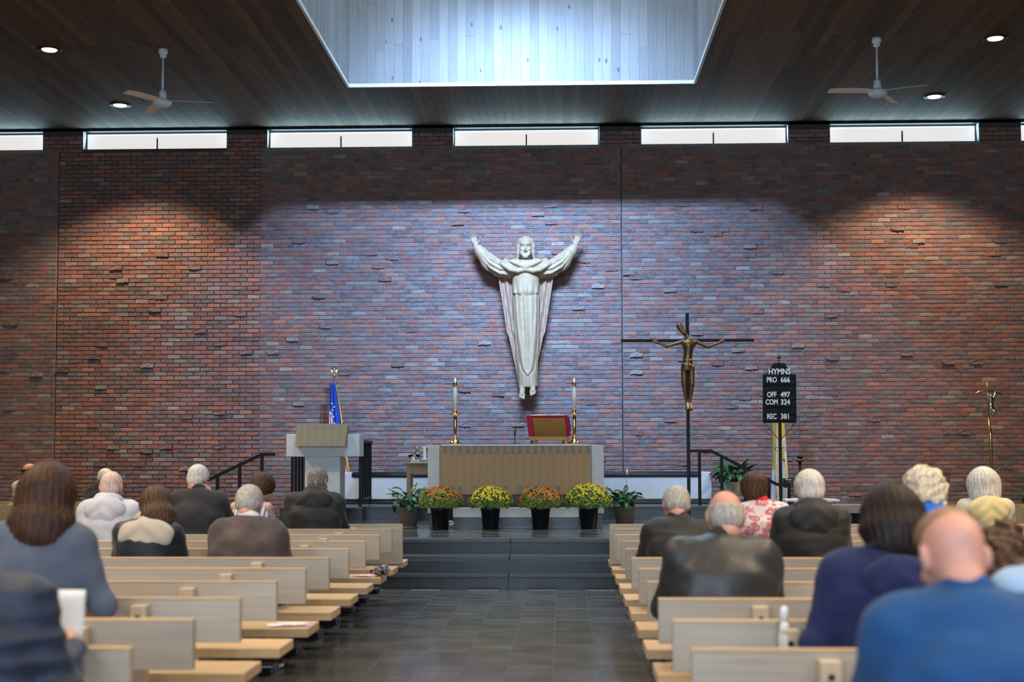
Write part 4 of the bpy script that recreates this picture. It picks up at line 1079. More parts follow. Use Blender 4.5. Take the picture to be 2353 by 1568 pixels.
for py, a, n in ((874, 'PRO', '666'), (908, 'OFF', '497'), (925, 'COM', '324'), (958, 'REC', '381')):
    q = hz(1772.5, py); text(a, .105, (q[0], -.037, q[1]), M['letter'], hb, .74)
    q = hz(1803.5, py); text(n, .105, (q[0], -.037, q[1]), M['letter'], hb, .86)

# ------------------------------------------------------------------ flags
def draped(r, top, bot, wt, wb, pleats, depth, mats, face_mat, nu=48, nv=46, lean=0.0):
    v = []; fc_ = []; mi = []
    for j in range(nv + 1):
        t = j / nv; z = top[2] + (bot[2] - top[2]) * t; w = wt + (wb - wt) * t ** .8; xc = top[0] + (bot[0] - top[0]) * t
        for i in range(nu + 1):
            u = i / nu; a = pleats * 2 * PI * u + 1.2 * math.sin(3 * t)
            v.append((xc + (u - .5) * w + .018 * math.sin(a * .5 + 4 * t) * t, top[1] + depth * (.35 + .65 * t) * math.sin(a) + depth * .4 * math.sin(2.3 * a + 1), z + .03 * math.sin(PI * u) * (t > .9)))
    for j in range(nv):
        for i in range(nu):
            a = j * (nu + 1) + i; fc_.append((a, a + nu + 1, a + nu + 2, a + 1)); mi.append(face_mat(i / nu, j / nv))
    o = mk_obj('cloth', v, fc_, mats, r, True); o.data.polygons.foreach_set('material_index', mi)
    m = o.modifiers.new('solid', 'SOLIDIFY'); m.thickness = .003; return o, v
UY = 22.86; u0 = at(767, 1080, UY)
uf = empty('national_flag', (u0.x, UY, UZ), 0, 'star-spangled blue, red and white flag hanging on a pole behind the ambo', 'flag')
uz = lambda px, py, y=0: (lambda q: (q.x - u0.x, y, q.z - UZ))(at(px, py, UY))
zt_ = uz(767, 866)[2]
MB().tube([(0, 0, .02), (0, 0, zt_)], .013, 10).build('pole', M['brass'], uf, True)
MB().lathe([(.14, 0), (.14, .02), (.04, .05), (.025, .12)], 24).build('stand', M['brass'], uf, True)
fi = MB().lathe([(.004, 0), (.022, .008), (.026, .022), (.018, .036), (.006, .04)], 14, (0, 0, zt_)).build('finial', M['silver'], uf, True)
MB().lathe([(.008, .04), (.02, .06), (.022, .085), (.014, .105), (.016, .12), (.004, .135)], 12, (0, 0, zt_)).build('eagle_body', M['silver'], fi, True)
for s in (-1, 1):
    MB().prism([(s * .012, zt_ + .06), (s * .05, zt_ + .075), (s * .062, zt_ + .12), (s * .045, zt_ + .11), (s * .014, zt_ + .1)], -.006, .006).build('eagle_wing', M['brass'], fi)
def usf(u, v):
    if u > .86: return 3
    if v < .30 or (v < .62 and u > .30): return 0
    return 1 if int((u * 9 + v * 5)) % 2 else 2
cl_o, cv = draped(uf, uz(766, 880, -.075), uz(782, 1092, -.075), .09, .36, 2.5, .035, [M['flag_blue'], M['flag_red'], M['flag_white'], M['flag_gold']], usf)
def star(x, z, r, y, parent):
    p = []
    for k in range(10):
        a = PI / 2 + k * PI / 5; rr = r if k % 2 == 0 else r * .42; p.append((x + rr * math.cos(a), z + rr * math.sin(a)))
    MB().prism(p, y - .006, y).build('star', M['flag_white'], parent)
for sx_, sy_ in ((765, 928), (767, 943), (769, 958), (765, 968), (771, 973), (770, 936), (763, 950)):
    q = uz(sx_, sy_); j = min(46, max(0, int((zt_ - .1 - q[2]) / .032)))
    yy = min(p_[1] for p_ in cv if abs(p_[0] - q[0]) < .03 and abs(p_[2] - q[2]) < .04) if any(abs(p_[0] - q[0]) < .03 and abs(p_[2] - q[2]) < .04 for p_ in cv) else -.08
    star(q[0], q[2], .017, yy - .004, cl_o)
VY = 22.3; v0 = at(1791, 1100, VY)
vf = empty('church_flag', (v0.x, VY, 0), 0, 'yellow and white fringed flag hanging on a pole behind the hymn board', 'flag')
vz = lambda px, py, y=0: (lambda q: (q.x - v0.x, y, q.z))(at(px, py, VY))
ztv = vz(1785, 880)[2]; xp = vz(1779, 1100)[0]
MB().tube([(xp, .04, .02), (xp, .04, ztv)], .014, 10).build('pole', M['walnut'], vf, True)
MB().lathe([(.15, 0), (.15, .02), (.04, .05), (.02, .1)], 24, (xp, .04, 0)).build('stand', M['brass'], vf, True)
MB().lathe([(.01, 0), (.03, .03), (.02, .07), (.003, .12)], 12, (xp, .04, ztv)).build('finial', M['brass'], vf, True)
def pf(u, v):
    if v > .965 or u > .95: return 1
    if u < .34 - .42 * max(0, v - .25) and v < .66: return 1
    if v < .40 and u > .62: return 1
    if (.42 < v < .8) and (abs(u - .74 - .06 * math.sin(20 * v)) < .06) : return 2 if .57 < v < .6 else 1
    if (.62 < v < .9) and abs(u - .3 - .05 * math.sin(18 * v)) < .035: return 1
    return 0
draped(vf, vz(1786, 890, -.02), vz(1796, 1172, -.02), .10, .30, 2.0, .05, [M['flag_white'], M['flag_gold'], M['flag_red']], pf)

# ------------------------------------------------------------------ candle stand, wire stand, side table, stone shelf at the right
LY = 21.9; c0 = at(1838, 1060, LY); zc_ = at(1838, 1052, LY).z
cs = empty('candle_stand', (c0.x, LY, 0), 0, 'slim black candle stand with brass cup near the hymn board', 'candle stand')
MB().tube([(0, 0, .02), (0, 0, zc_ - .06)], .02, 10).build('pole', M['black'], cs, True); MB().lathe([(.15, 0), (.15, .02), (.03, .05)], 20).build('foot', M['black'], cs)
MB().lathe([(.03, zc_ - .07), (.06, zc_ - .062), (.06, zc_ - .055), (.02, zc_ - .05), (.022, zc_ - .02), (.05, zc_ + .01), (.052, zc_ + .016)], 18).build('cup', M['black'], cs, True)
MB().lathe([(.026, zc_ - .045), (.03, zc_ - .035), (.026, zc_ - .022)], 16).build('brass_ring', M['brass'], cs, True)
w0 = at(1811, 1108, 21.6)
ws = empty('wire_stand', (w0.x, 21.6, 0), 0, 'thin black wire stand holding a pale metal bucket by the brick wall', 'stand')
zr = at(1811, 1101, 21.6).z
MB().tube([(.12 * math.cos(a * PI / 12), .12 * math.sin(a * PI / 12), zr) for a in range(25)], .006, 6).build('ring', M['black'], ws, True)
for a in range(3): MB().tube([(.12 * math.cos(a * 2.09 + .4), .12 * math.sin(a * 2.09 + .4), zr), (.17 * math.cos(a * 2.09 + .4), .17 * math.sin(a * 2.09 + .4), 0)], .007, 6).build('leg', M['black'], ws, True)
MB().lathe([(.075, zr - .13), (.095, zr - .02), (.1, zr + .004), (.09, zr - .01)], 20).build('bucket', M['silver'], ws, True)
t0, t1 = at(1818, 1152, 18.2).x, at(1908, 1152, 18.2).x; tz = at(1860, 1152, 18.2).z
sd = empty('side_table', ((t0 + t1) / 2, 18.2, 0), 0, 'small square wooden side table hidden behind the white-haired head', 'table')
h = (t1 - t0) / 2
bevel(MB().box(-h, h, -.2, .2, tz - .03, tz).build('table_top', M['walnut'], sd), .004)
for x in (-h + .05, h - .05):
    for y in (-.15, .15): MB().box(x - .03, x + .03, y - .03, y + .03, 0, tz - .03).build('leg', M['walnut'], sd)
MB().box(-h + .06, h - .06, -.17, .17, tz - .3, tz - .03).build('drawer_box', M['walnut'], sd)
bo = MB(); 
for s in (-1, 1): bo.prism([(s * .005, 0), (s * .34, .0), (s * .34, .02), (s * .15, .032), (s * .005, .02)] if s > 0 else [(s * .005, 0), (s * .005, .02), (s * .15, .032), (s * .34, .02), (s * .34, 0)], -.14, .14)
ob = bo.build('open_book', M['paper']); ob.location = ((t0 + t1) / 2, 18.2, tz + .001); tag(ob, 'open white book lying on the small wooden side table', 'book')
sh0, sh1 = at(1895, 1165, 22.75).x, at(1986, 1165, 22.75).x; z1_, z0_ = at(1940, 1161, 22.6).z, at(1940, 1180, 22.6).z
ss = empty('stone_shelf', ((sh0 + sh1) / 2, 22.8, 0), 0, 'low grey stone shelf on dark legs against the right brick wall', 'shelf'); h = (sh1 - sh0) / 2
bevel(MB().box(-h, h, -.22, .3, z0_, z1_).build('slab', M['stone_dark'], ss), .005)
for x in (-h + .15, h - .15): MB().box(x - .08, x + .08, -.12, .25, 0, z0_).build('leg', M['black'], ss)

# ------------------------------------------------------------------ chrysanthemums in black pots
def mum(px, w_px, base_y, topy, mat, label):
    Y = F * (EYE - PZ) / (base_y - 1040.0) - .05; p = at(px, base_y, Y)
    r = empty('potted_chrysanthemum', (p.x, Y, PZ), random.uniform(0, 6), label, 'flower pot', 'chrysanthemums in front of the altar')
    k = F / Y; R = w_px / 2 / k; top = at(px, topy, Y).z - PZ; H = .28
    MB().lathe([(.094, 0), (.1, .004), (.122, H - .04), (.126, H - .04), (.128, H), (.118, H), (.112, H - .06), (.001, H - .06)], 28, closed=False).build('pot', M['pot'], r, True)
    MB().lathe([(.116, H - .055), (.05, H - .045), (.001, H - .04)], 20, closed=False).build('soil', M['soil'], r)
    g = random.Random(px); z0 = H + .045; hz_ = top - z0
    def dome():
        a = g.uniform(0, 2 * PI); q = g.uniform(-.32, 1.0); e = math.asin(max(-1, min(1, q)))
        n = Vector((math.cos(a) * math.cos(e), math.sin(a) * math.cos(e), math.sin(e)))
        lump = 1 + .06 * math.sin(5 * a + 3 * e) + .04 * math.sin(9 * a)
        return n, Vector((n.x * R * lump, n.y * R * lump, z0 + n.z * (hz_ if n.z > 0 else .16) * lump))
    v = []; fc_ = []
    def quad(c, n, L, wd, tw):
        t = n.orthogonal().normalized(); t = Matrix.Rotation(tw, 3, n) @ t; b = n.cross(t); i = len(v)
        v.extend([c - t * L, c + b * wd + n * L * .2, c + t * L + n * L * .3, c - b * wd + n * L * .2]); fc_.append((i, i + 1, i + 2, i + 3))
    for _ in range(2600):
        n, c = dome(); s = g.uniform(.62, 1.0) ** .5; c = Vector((c.x * s, c.y * s, z0 + (c.z - z0) * s))
        nn = (n + Vector((g.gauss(0, .5), g.gauss(0, .5), g.gauss(0, .5)))).normalized(); quad(c, nn, g.uniform(.012, .024), g.uniform(.006, .012), g.uniform(0, 6.3))
    o = mk_obj('foliage', v, fc_, M['leaf2'], r); o['kind'] = 'stuff'
    st_ = MB()
    for _ in range(16):
        n, c = dome(); st_.tube([(c.x * .12, c.y * .12, H - .06), (c.x * .5, c.y * .5, H + .05), tuple(c * .9 + Vector((0, 0, .02)))], .004, 5)
    o = st_.build('stems', M['leaf2'], r); o['kind'] = 'stuff'
    fl_ = MB()
    for _ in range(900):
        n, c = dome()
        if n.z < -.05 or g.random() > .12 + 1.0 * n.z: continue
        c = c * 1.0 + n * .008; t = n.orthogonal().normalized(); b = n.cross(t); rr = g.uniform(.010, .018) * (1 if n.z > .25 else .6); i0 = []
        ang = g.uniform(0, 6)
        vv = [c + n * .004]
        for q in range(8):
            a = ang + q * PI / 4; ra = rr * (1 if q % 2 == 0 else .72); vv.append(c + (t * math.cos(a) + b * math.sin(a)) * ra + n * .006 * (q % 2))
        for q in range(5):
            a = ang + q * 2 * PI / 5; vv.append(c + (t * math.cos(a) + b * math.sin(a)) * rr * .55 + n * .010)
        vv.append(c + n * .006)
        fl_.add(vv, [(0, 1 + q, 1 + (q + 1) % 8) for q in range(8)] + [(14, 9 + q, 9 + (q + 1) % 5) for q in range(5)])
    o = fl_.build('blossoms', mat, r); o['kind'] = 'stuff'
    bu = MB()
    for _ in range(200):
        n, c = dome(); c = c + n * .006; rr = .0045; bu.add([c + n * rr * 1.4, c + Vector((rr, 0, 0)), c + Vector((0, rr, 0)), c - Vector((rr, 0, 0)), c - Vector((0, rr, 0))], [(0, 1, 2), (0, 2, 3), (0, 3, 4), (0, 4, 1)])
    o = bu.build('buds', M['yel'], r); o['kind'] = 'stuff'
mum(1012, 97, 1215, 1122, M['ora'], 'rust-orange chrysanthemum in a black pot, leftmost of the four')
mum(1127, 94, 1215, 1121, M['yel'], 'yellow chrysanthemum in a black pot between the two orange ones')
mum(1242, 98, 1215, 1121, M['ora'], 'rust-orange chrysanthemum in a black pot between the two yellow ones')
mum(1353, 105, 1214, 1115, M['yel'], 'yellow chrysanthemum in a black pot, rightmost and largest of the four')

# ------------------------------------------------------------------ peace lilies
def leaf_mesh(L, wd, droop, stem):
    v = []; f_ = []; n = 7; p = Vector((0, 0, 0)); a = 0.0
    pts = [Vector((0, 0, 0))]; st_n = 3
    for k in range(st_n): p = p + Vector((math.sin(a), 0, math.cos(a))) * stem / st_n; a += droop * .12; pts.append(p.copy())
    base_i = len(pts) - 1
    for k in range(n): p = p + Vector((math.sin(a), 0, math.cos(a))) * L / n; a += droop * .2; pts.append(p.copy())
    m = MB(); m.tube(pts[:base_i + 1], .004, 5); i0 = len(m.v); rows = pts[base_i:]
    for k, q in enumerate(rows):
        t = k / n; w = wd * math.sin(PI * min(1, t * .93 + .03)) ** .75 * (1 - .25 * t) + .001
        d = (rows[min(k + 1, n)] - rows[max(k - 1, 0)]).normalized(); nr = Vector((-d.z, 0, d.x))
        m.v += [tuple(q + Vector((0, -w, 0)) - nr * w * .35), tuple(q), tuple(q + Vector((0, w, 0)) - nr * w * .35)]
    for k in range(n):
        a_ = i0 + k * 3; m.f += [(a_, a_ + 1, a_ + 4, a_ + 3), (a_ + 1, a_ + 2, a_ + 5, a_ + 4)]; m.mi += [0, 0]
    me = mk_mesh('leaf', m.v, m.f, M['leaf'], True); return me
LEAVES = [leaf_mesh(.17, .036, 1.0, .14), leaf_mesh(.2, .042, 1.5, .16), leaf_mesh(.15, .034, .6, .2), leaf_mesh(.22, .04, 1.9, .12), leaf_mesh(.16, .045, 1.2, .22)]
def lily(p, Y, zb, potr, poth, n, spread, hscale, label, mat_pot, flower=False, saucer=False, seed=1):
    r = empty('potted_lily', (p.x, Y, zb), 0, label, 'plant', 'leafy pot plants on the platform'); g = random.Random(seed)
    MB().lathe([(potr * .72, 0), (potr * .76, .004), (potr * .92, poth * .6), (potr, poth - .02), (potr * 1.03, poth), (potr * .93, poth), (potr * .9, poth - .04), (.001, poth - .04)], 28, closed=False).build('pot', mat_pot, r, True)
    MB().lathe([(potr * .9, poth - .035), (.001, poth - .025)], 20, closed=False).build('soil', M['soil'], r)
    if saucer: MB().lathe([(potr * .74, 0), (potr * .9, .006), (potr * .9, .02), (potr * .77, .02)], 24, closed=False).build('saucer', M['walnut'], r, True)
    for k in range(n):
        o = bpy.data.objects.new('leaf', g.choice(LEAVES)); link(o, r)
        a = g.uniform(0, 2 * PI); e = g.random() ** .7 * spread
        o.location = (math.cos(a) * potr * .4 * g.random(), math.sin(a) * potr * .4 * g.random(), poth - .03)
        o.rotation_euler = Euler((g.gauss(0, .25), e, a)); s = hscale * g.uniform(.72, 1.12); o.scale = (s, s, s)
    if flower:
        fm = MB().tube([(0, 0, poth - .03), (.02, 0, poth + .25), (.035, 0, poth + .44)], [.004, .003, .003], 6); fs = fm.build('flower_stem', M['leaf'], r, True)
        MB().lathe([(.003, 0), (.014, .02), (.016, .045), (.002, .09)], 8, (.035, 0, poth + .43)).build('spathe', M['candle'], fs, True)
p = at(938, 1211, 18.62); lily(p, 18.62, PZ, .14, .27, 46, .62, 1.12, 'leafy peace lily in a woven pot at the left end of the flower row', M['basket'], False, True, 3)
p = at(1437, 1201, 19.6); lily(p, 19.75, PZ, .15, .235, 42, .68, 1.1, 'leafy peace lily in a woven pot at the right end of the flower row', M['basket'], True, False, 8)
p = at(1686, 1120, 22.35); zpb = at(1667, 1140, 22.35).z
lily(p, 22.35, zpb, .19, .22, 70, .8, 1.35, 'large leafy plant in a pale pot behind the right stair railing', M['oak_post'], False, False, 5)
pd = empty('plant_pedestal', (p.x, 22.35, 0), 0, 'low brick-red pedestal under the leafy plant by the right railing', 'pedestal')
bevel(MB().box(-.3, .3, -.22, .22, 0, zpb - .05).build('block', M['walnut'], pd), .004); MB().box(-.33, .33, -.25, .25, zpb - .05, zpb).build('cap', M['stone_dark'], pd)
p = at(2352, 1075, 21.6)
lily(p + Vector((.12, 0, 0)), 21.6, .55, .15, .25, 24, 1.0, 1.0, 'leafy plant cut by the right edge of the picture', M['basket'], False, False, 11)
pe = empty('plant_stand', (p.x + .12, 21.6, 0), 0, 'wooden plant stand at the far right edge', 'stand'); MB().box(-.2, .2, -.2, .2, .5, .55).build('top', M['walnut'], pe)
for x in (-.16, .16):
    for y in (-.16, .16): MB().box(x - .02, x + .02, y - .02, y + .02, 0, .5).build('leg', M['walnut'], pe)
f = Field((-.06, -.06, -.01), (.06, .06, .09), .008); f.ell((0, 0, .035), (.032, .03, .035), .01); f.warp(wrinkle(.012, 90, 4))
p = at(1037, 1207, 18.75); o = field_obj('crumpled_tissue', f, M['paper'], None, (p.x, 18.75, PZ + .008)); tag(o, 'crumpled white tissue beside the leftmost black flower pot', 'tissue')
# ------------------------------------------------------------------ people in the pews
SK = {k: skin_mat('skin_' + k, c) for k, c in dict(pink=(.58, .30, .23), fair=(.62, .38, .28), tan=(.50, .28, .18)).items()}
HA = dict(pinkish=hair_mat('thin_white_hair', (.60, .42, .36), (.72, .60, .54)), grey=hair_mat('grey_hair', (.36, .34, .31), (.58, .56, .52)), white=hair_mat('white_hair', (.55, .52, .47), (.8, .78, .74)), pepper=hair_mat('pepper_hair', (.16, .14, .125), (.38, .36, .34)),
    brown=hair_mat('brown_hair', (.055, .029, .016), (.12, .06, .032)), dark=hair_mat('dark_brown_hair', (.014, .009, .008), (.03, .018, .013)), blond=hair_mat('pale_blond_hair', (.50, .44, .33), (.74, .69, .58)), sandy=hair_mat('sandy_hair', (.30, .17, .085), (.42, .27, .15)),
    auburn=hair_mat('auburn_hair', (.04, .019, .012), (.095, .042, .022)))
def stripes():
    m, t, b = base('striped_cotton', .8, 0, .3); w = nd(t, 'ShaderNodeTexWave'); w.inputs['Scale'].default_value = 9; w.inputs['Distortion'].default_value = .6
    t.links.new(pos_scaled(t, (1, .1, .05)), w.inputs['Vector']); t.links.new(ramp(t, w.outputs[0], [(.3, (.16, .19, .27)), (.45, (.68, .67, .68))]), b.inputs['Base Color']); return m
def paisley():
    m, t, b = base('red_paisley', .8, 0, .3); v = nd(t, 'ShaderNodeTexVoronoi'); v.inputs['Scale'].default_value = 15
    n = nd(t, 'ShaderNodeTexNoise'); n.inputs['Scale'].default_value = 8; p = pos_scaled(t, (1, 1, 1)); t.links.new(p, n.inputs['Vector'])
    ad = nd(t, 'ShaderNodeMix', data_type='RGBA'); ad.inputs[0].default_value = .16; t.links.new(p, ad.inputs[6]); t.links.new(n.outputs['Color'], ad.inputs[7]); t.links.new(ad.outputs[2], v.inputs['Vector'])
    r = ramp(t, v.outputs['Distance'], [(.0, (.55, .10, .13)), (.16, (.70, .60, .60)), (.24, (.48, .06, .09)), (.34, (.62, .26, .28)), (.42, (.20, .10, .13)), (.47, (.62, .30, .32)), (.58, (.68, .58, .58))]); r.node.color_ramp.interpolation = 'CONSTANT'
    t.links.new(r, b.inputs['Base Color']); return m
CM = dict(greysweater=cloth('slate_blue_knit', (.085, .105, .15)), puffer=cloth('navy_quilted_nylon', (.018, .026, .048), .5), hoodie=cloth('pale_grey_fleece', (.50, .51, .58)), blackcoat=cloth('black_cotton', (.012, .012, .014)),
    charcoal=cloth('charcoal_wool', (.028, .027, .030)), beige=cloth('beige_fleece', (.46, .42, .35)), navyjkt=cloth('black_navy_nylon', (.012, .017, .024), .5), stripe=stripes(), browntweed=cloth('brown_tweed', (.085, .066, .062), .9, .25),
    blackjkt=cloth('black_softshell', (.020, .020, .021), .6), leather=plain('worn_black_leather', (.028, .030, .033), .42, var=.12, scale=10, bump=.25, bscale=45), paisley=paisley(), navyhood=cloth('navy_fleece', (.012, .019, .075)),
    royal=cloth('royal_blue_fabric', (.02, .14, .62)), cream=cloth('cream_jacket', (.55, .52, .44)), yellow=cloth('pale_yellow_fleece', (.70, .58, .30)), bluesuit=cloth('blue_suit_wool', (.010, .060, .175)), ltblue=cloth('light_blue_shirt', (.30, .45, .68)),
    whitesh=cloth('white_shirt', (.68, .68, .70)), lightshirt=cloth('pale_shirt', (.50, .50, .46)), redtop=cloth('red_knit', (.70, .03, .04)), trousers=cloth('dark_trousers', (.02, .02, .024)), greytrousers=cloth('grey_trousers', (.13, .12, .12)), denim=cloth('denim', (.04, .06, .12)),
    shoe=plain('black_shoe', (.015, .013, .012), .35), sole=plain('white_sole', (.6, .6, .56), .6))

def hair_mesh(style, seed):
    r = np.random.default_rng(seed); h = .0062
    tall = style in ('mid', 'long', 'longwide', 'bob', 'curlylong')
    f = Field((-.17, -.18, -.36 if tall else -.16), (.17, .15, .17), h)
    LINE = lambda Y: np.interp(Y, [-.12, -.07, -.035, -.012, .03, .055, .11], [-.088, -.080, -.055, .0, .02, .066, .08])
    if style in ('short', 'crop', 'thin'):
        th = dict(short=.013, crop=.007, thin=.004)[style]
        f.ell((0, -.014, .029), (.0765 + th, .094 + th, .087 + th), .0).ell((0, -.045, -.035), (.064 + th * .6, .05 + th, .055), .03)
        f.keep(lambda X, Y, Z: LINE(Y) - Z + 0 * X)
        for s in (-1, 1): f.ell((s * .088, -.002, -.012), (.016, .024, .034), .004, cut=True)
    elif style == 'fringe':
        f.ell((0, -.014, .026), (.0825, .101, .09), .0).ell((0, -.045, -.035), (.068, .056, .055), .03)
        f.keep(lambda X, Y, Z: np.maximum(LINE(Y) - Z, Z - .045 - .2 * Y) + 0 * X); f.keep(lambda X, Y, Z: Y - .04 + 0 * X + 0 * Z)
        for s in (-1, 1): f.ell((s * .088, -.002, -.012), (.016, .024, .034), .004, cut=True)
    elif style == 'top':                                    # hair only on top, cropped back and sides
        f.ell((0, .0, .06), (.078, .088, .074), .0).ell((0, .045, .085), (.062, .05, .045), .03)
        f.F = np.maximum(f.F, (.072 - .2 * f.ax[1][None, :, None] - f.ax[2][None, None, :]).astype(np.float32) + 0 * f.F)
    elif style in ('long', 'longwide', 'mid'):
        w = dict(long=1.12, longwide=1.2, mid=1.18)[style]; L = dict(long=-.125, longwide=-.14, mid=-.075)[style]
        f.ell((0, -.02, .032), (.094, .112, .102), .0).cap((0, -.035, .0), (0, -.052, L), .096, .085, .03, w)
        f.cap((0, -.05, L + .02), (0, -.05, L - .03), .09, .07, .02, w + .22)
        f.ell((0, .14, -.08), (.085, .13, .16), .02, cut=True)
        f.ell((0, .03, -.28), (.09, .06, .14), .03, cut=True)
    elif style == 'bob':
        f.ell((0, -.02, .03), (.1, .115, .105), .0).cap((0, -.03, -.0), (0, -.04, -.085), .108, .098, .03, 1.12)
        f.ell((0, .14, -.07), (.08, .12, .15), .02, cut=True); f.ell((0, -.03, -.23), (.1, .1, .09), .02, cut=True)
    elif style in ('curly', 'curlylong', 'layer'):
        f.ell((0, -.02, .035), (.104, .116, .103), .0)
        if style != 'layer': f.ell((0, -.04, -.03), (.108, .1, .09), .03)
        else: f.ell((0, -.045, -.03), (.086, .074, .085), .03)
        if style == 'curlylong': f.cap((0, -.04, -.05), (0, -.05, -.17), .105, .09, .03, 1.1)
        f.ell((0, .14, -.06), (.08, .11, .13), .02, cut=True)
        for s in (-1, 1): f.ell((s * .1, .02, -.05), (.03, .03, .035), .01, cut=True)
    amp = dict(curly=.011, curlylong=.013, layer=.0035).get(style, .0026)
    if style in ('curly', 'curlylong'): f.warp(wrinkle(amp, 95, seed))
    else:
        ph = r.uniform(0, 6, 4); amp = amp * (.55 if style in ('short', 'crop', 'thin', 'fringe', 'top') else .75)
        f.warp(lambda X, Y, Z: amp * (np.sin(31 * np.arctan2(X, -Y - .01) + ph[0] + 14 * Z) + .7 * np.sin(53 * np.arctan2(X, -Y - .01) + ph[1] - 22 * Z)) * np.clip((.11 - Z) / .04, .15, 1))
    return f.mesh()

def person(label, hx, htop, row_y, top, hair, haircol, skin='fair', lean=12, bow=25, yaw=0, wide=1.0, kneel=False, hood=None, hoodcol=None, collar=None, legs='trousers', dy=.27, bx=None, sleeveless=False, hs=1.0,
           arm_l=None, arm_r=None, turn=0, quilt=False, zt=None, white_sole=False, hof=0.0, hsz=1.0, tilt=0, foot_back=False):
    """seated (or kneeling) figure facing +y; hx, htop: pixel of the crown of the head"""
    Yb = row_y + (dy if not kneel else .52)
    seat = .43 if not kneel else .52
    hs = hs * 1.08; L = math.radians(lean); B = math.radians(bow)
    dr = lambda a: Vector((0, math.sin(a), math.cos(a)))
    def chain(s):
        p0 = Vector((0, 0, seat + .09)); p1 = p0 + dr(L * .75) * .15 * s; p2 = p1 + dr(L) * .19 * s; p3 = p2 + dr(L * 1.2) * .18 * s
        nk = p3 + dr((L * 1.5 + B) * .55) * .062; hc = nk + dr(B * .8) * .078 * hs + Vector((0, .014, 0))
        return p0, p1, p2, p3, nk, hc
    hc = chain(1)[5]; ztop = zt if zt else at(hx, htop, Yb + hc.y).z
    s = 1.0
    for _ in range(3):
        c = chain(s)[5].z + .125 * hs * math.cos(B * .5); s *= max(.3, (ztop - seat - .22)) / max(.1, c - seat - .22)
    s = max(.74, min(1.32, s))
    p0, p1, p2, p3, nk, hc = chain(s)
    X = at(bx if bx is not None else hx, htop, Yb + hc.y).x; hdx = at(hx, htop, Yb + hc.y).x - X
    r = empty('person', (X, Yb, 0), turn, label, 'person'); w = wide
    hc = hc + Vector((hdx, 0, 0)); nk = nk + Vector((hdx * .6, 0, 0))
    sd_ = int(abs(hx) * 7 + htop)
    # joints
    J = {}
    for sg, nm, tgt in ((-1, 'l', arm_l), (1, 'r', arm_r)):
        sh = p3 + Vector((sg * .165 * w, -.005, -.055))
        if tgt: el, wr = Vector(tgt[0]), Vector(tgt[1])
        else: el = sh + Vector((sg * .075, .10, -.27)); wr = el + Vector((-sg * .14, .20, .02))
        if kneel:
            hp = Vector((sg * .09 * w, 0, seat + .08)); kn = Vector((sg * .11, .10, .205)); an = Vector((sg * .11, -.30, .17)); toe = an + Vector((0, -.05, -.14))
        else:
            hp = Vector((sg * .095 * w, .02, seat + .085)); kn = Vector((sg * .13, .38, seat + .075)); an = Vector((sg * .13, .33, .09)); toe = an + Vector((sg * .02, .15, -.04))
            if foot_back: an = Vector((sg * .14, .12, .09)); toe = an + Vector((sg * .04, .15, -.045))
        J[nm] = (sh, el, wr, hp, kn, an, toe)
    hm_ = Matrix.Translation(hc) @ Matrix.Rotation(math.radians(yaw), 4, 'Z') @ Matrix.Rotation(-B, 4, 'X') @ Matrix.Rotation(math.radians(tilt), 4, 'Y') @ Matrix.Scale(hs, 4)
    # body: one skin mesh (head, neck, trunk, limbs, hands)
    f = Field((-.52, -.5, 0), (.52, .75, p3.z + .16), .018)
    f.cap(p0, p1, .085, .085, .04, 1.4).cap(p1, p2, .085, .1, .04, 1.4).cap(p2, p3 + Vector((0, 0, -.03)), .095, .06, .04, 1.6).cap(p3 + Vector((0, 0, -.02)), nk, .056, .052, .03).cap(nk, hm_ @ Vector((0, -.03, -.07)), .052, .052, .02)
    for nm in 'lr':
        sh, el, wr, hp, kn, an, toe = J[nm]
        f.cap(p3 + Vector((0, 0, -.06)), sh, .05, .05, .04).cap(sh, el, .048 if sleeveless else .04, .038 if sleeveless else .033, .02).cap(el, wr, .036, .026, .02)
        f.cap(hp, kn, .066, .05, .03).cap(kn, an, .046, .033, .02).cap(an, toe, .032, .026, .02)
    parts = [f.mesh(), (xf(HEAD_SHORT[0], hm_), HEAD_SHORT[1])]
    for sg, nm in ((-1, 'l'), (1, 'r')):
        sh, el, wr = J[nm][:3]; d = (wr - el).normalized()
        parts.append(hand(wr, d + Vector((0, 0, -.1)), (-sg * .8, .1, -.6), 1.0, sg > 0))
    V, Q = join(parts); o = bpy.data.objects.new('body', fast_mesh('body', V, Q, SK[skin])); link(o, r)
    # hair
    if hair: 
        V, Q = hair_mesh(hair, sd_); o = bpy.data.objects.new('hair', fast_mesh('hair', xf(V, hm_), Q, HA[haircol])); link(o, r)
    # upper garment
    g = Field((-.52, -.34, seat - .06), (.52, .62, p3.z + .2), .0135)
    t = .0 if sleeveless else .012
    g.cap(p0 + Vector((0, 0, -.05)), p1, .120 + t, .108 + t, .08, 1.40 * w).cap(p1, p2, .108 + t, .122 + t, .08, 1.46 * w).cap(p2, p3 + Vector((0, -.016, -.07)), .122 + t, .108 + t, .08, 1.42 * w)
    g.cap(p3 + Vector((0, -.012, -.05)), nk + Vector((0, -.006, -.022)), .085, .062, .05, 1.12)
    if sleeveless:
        for sg in (-1, 1): g.cap(p3 + Vector((sg * .03, 0, -.01)), p3 + Vector((sg * .115, -.01, -.05)), .04, .04, .03)
    else:
        for nm in 'lr':
            sh, el, wr = J[nm][:3]; g.cap(p3 + Vector((0, -.012, -.032)), sh, .072, .076, .07).cap(sh, el, .078, .060, .06).cap(el, el.lerp(wr, .92), .058, .044, .03)
    if quilt: g.warp(lambda X, Y, Z: .010 * np.abs(np.sin(Z * 42)) - .006 + 0 * X + 0 * Y)
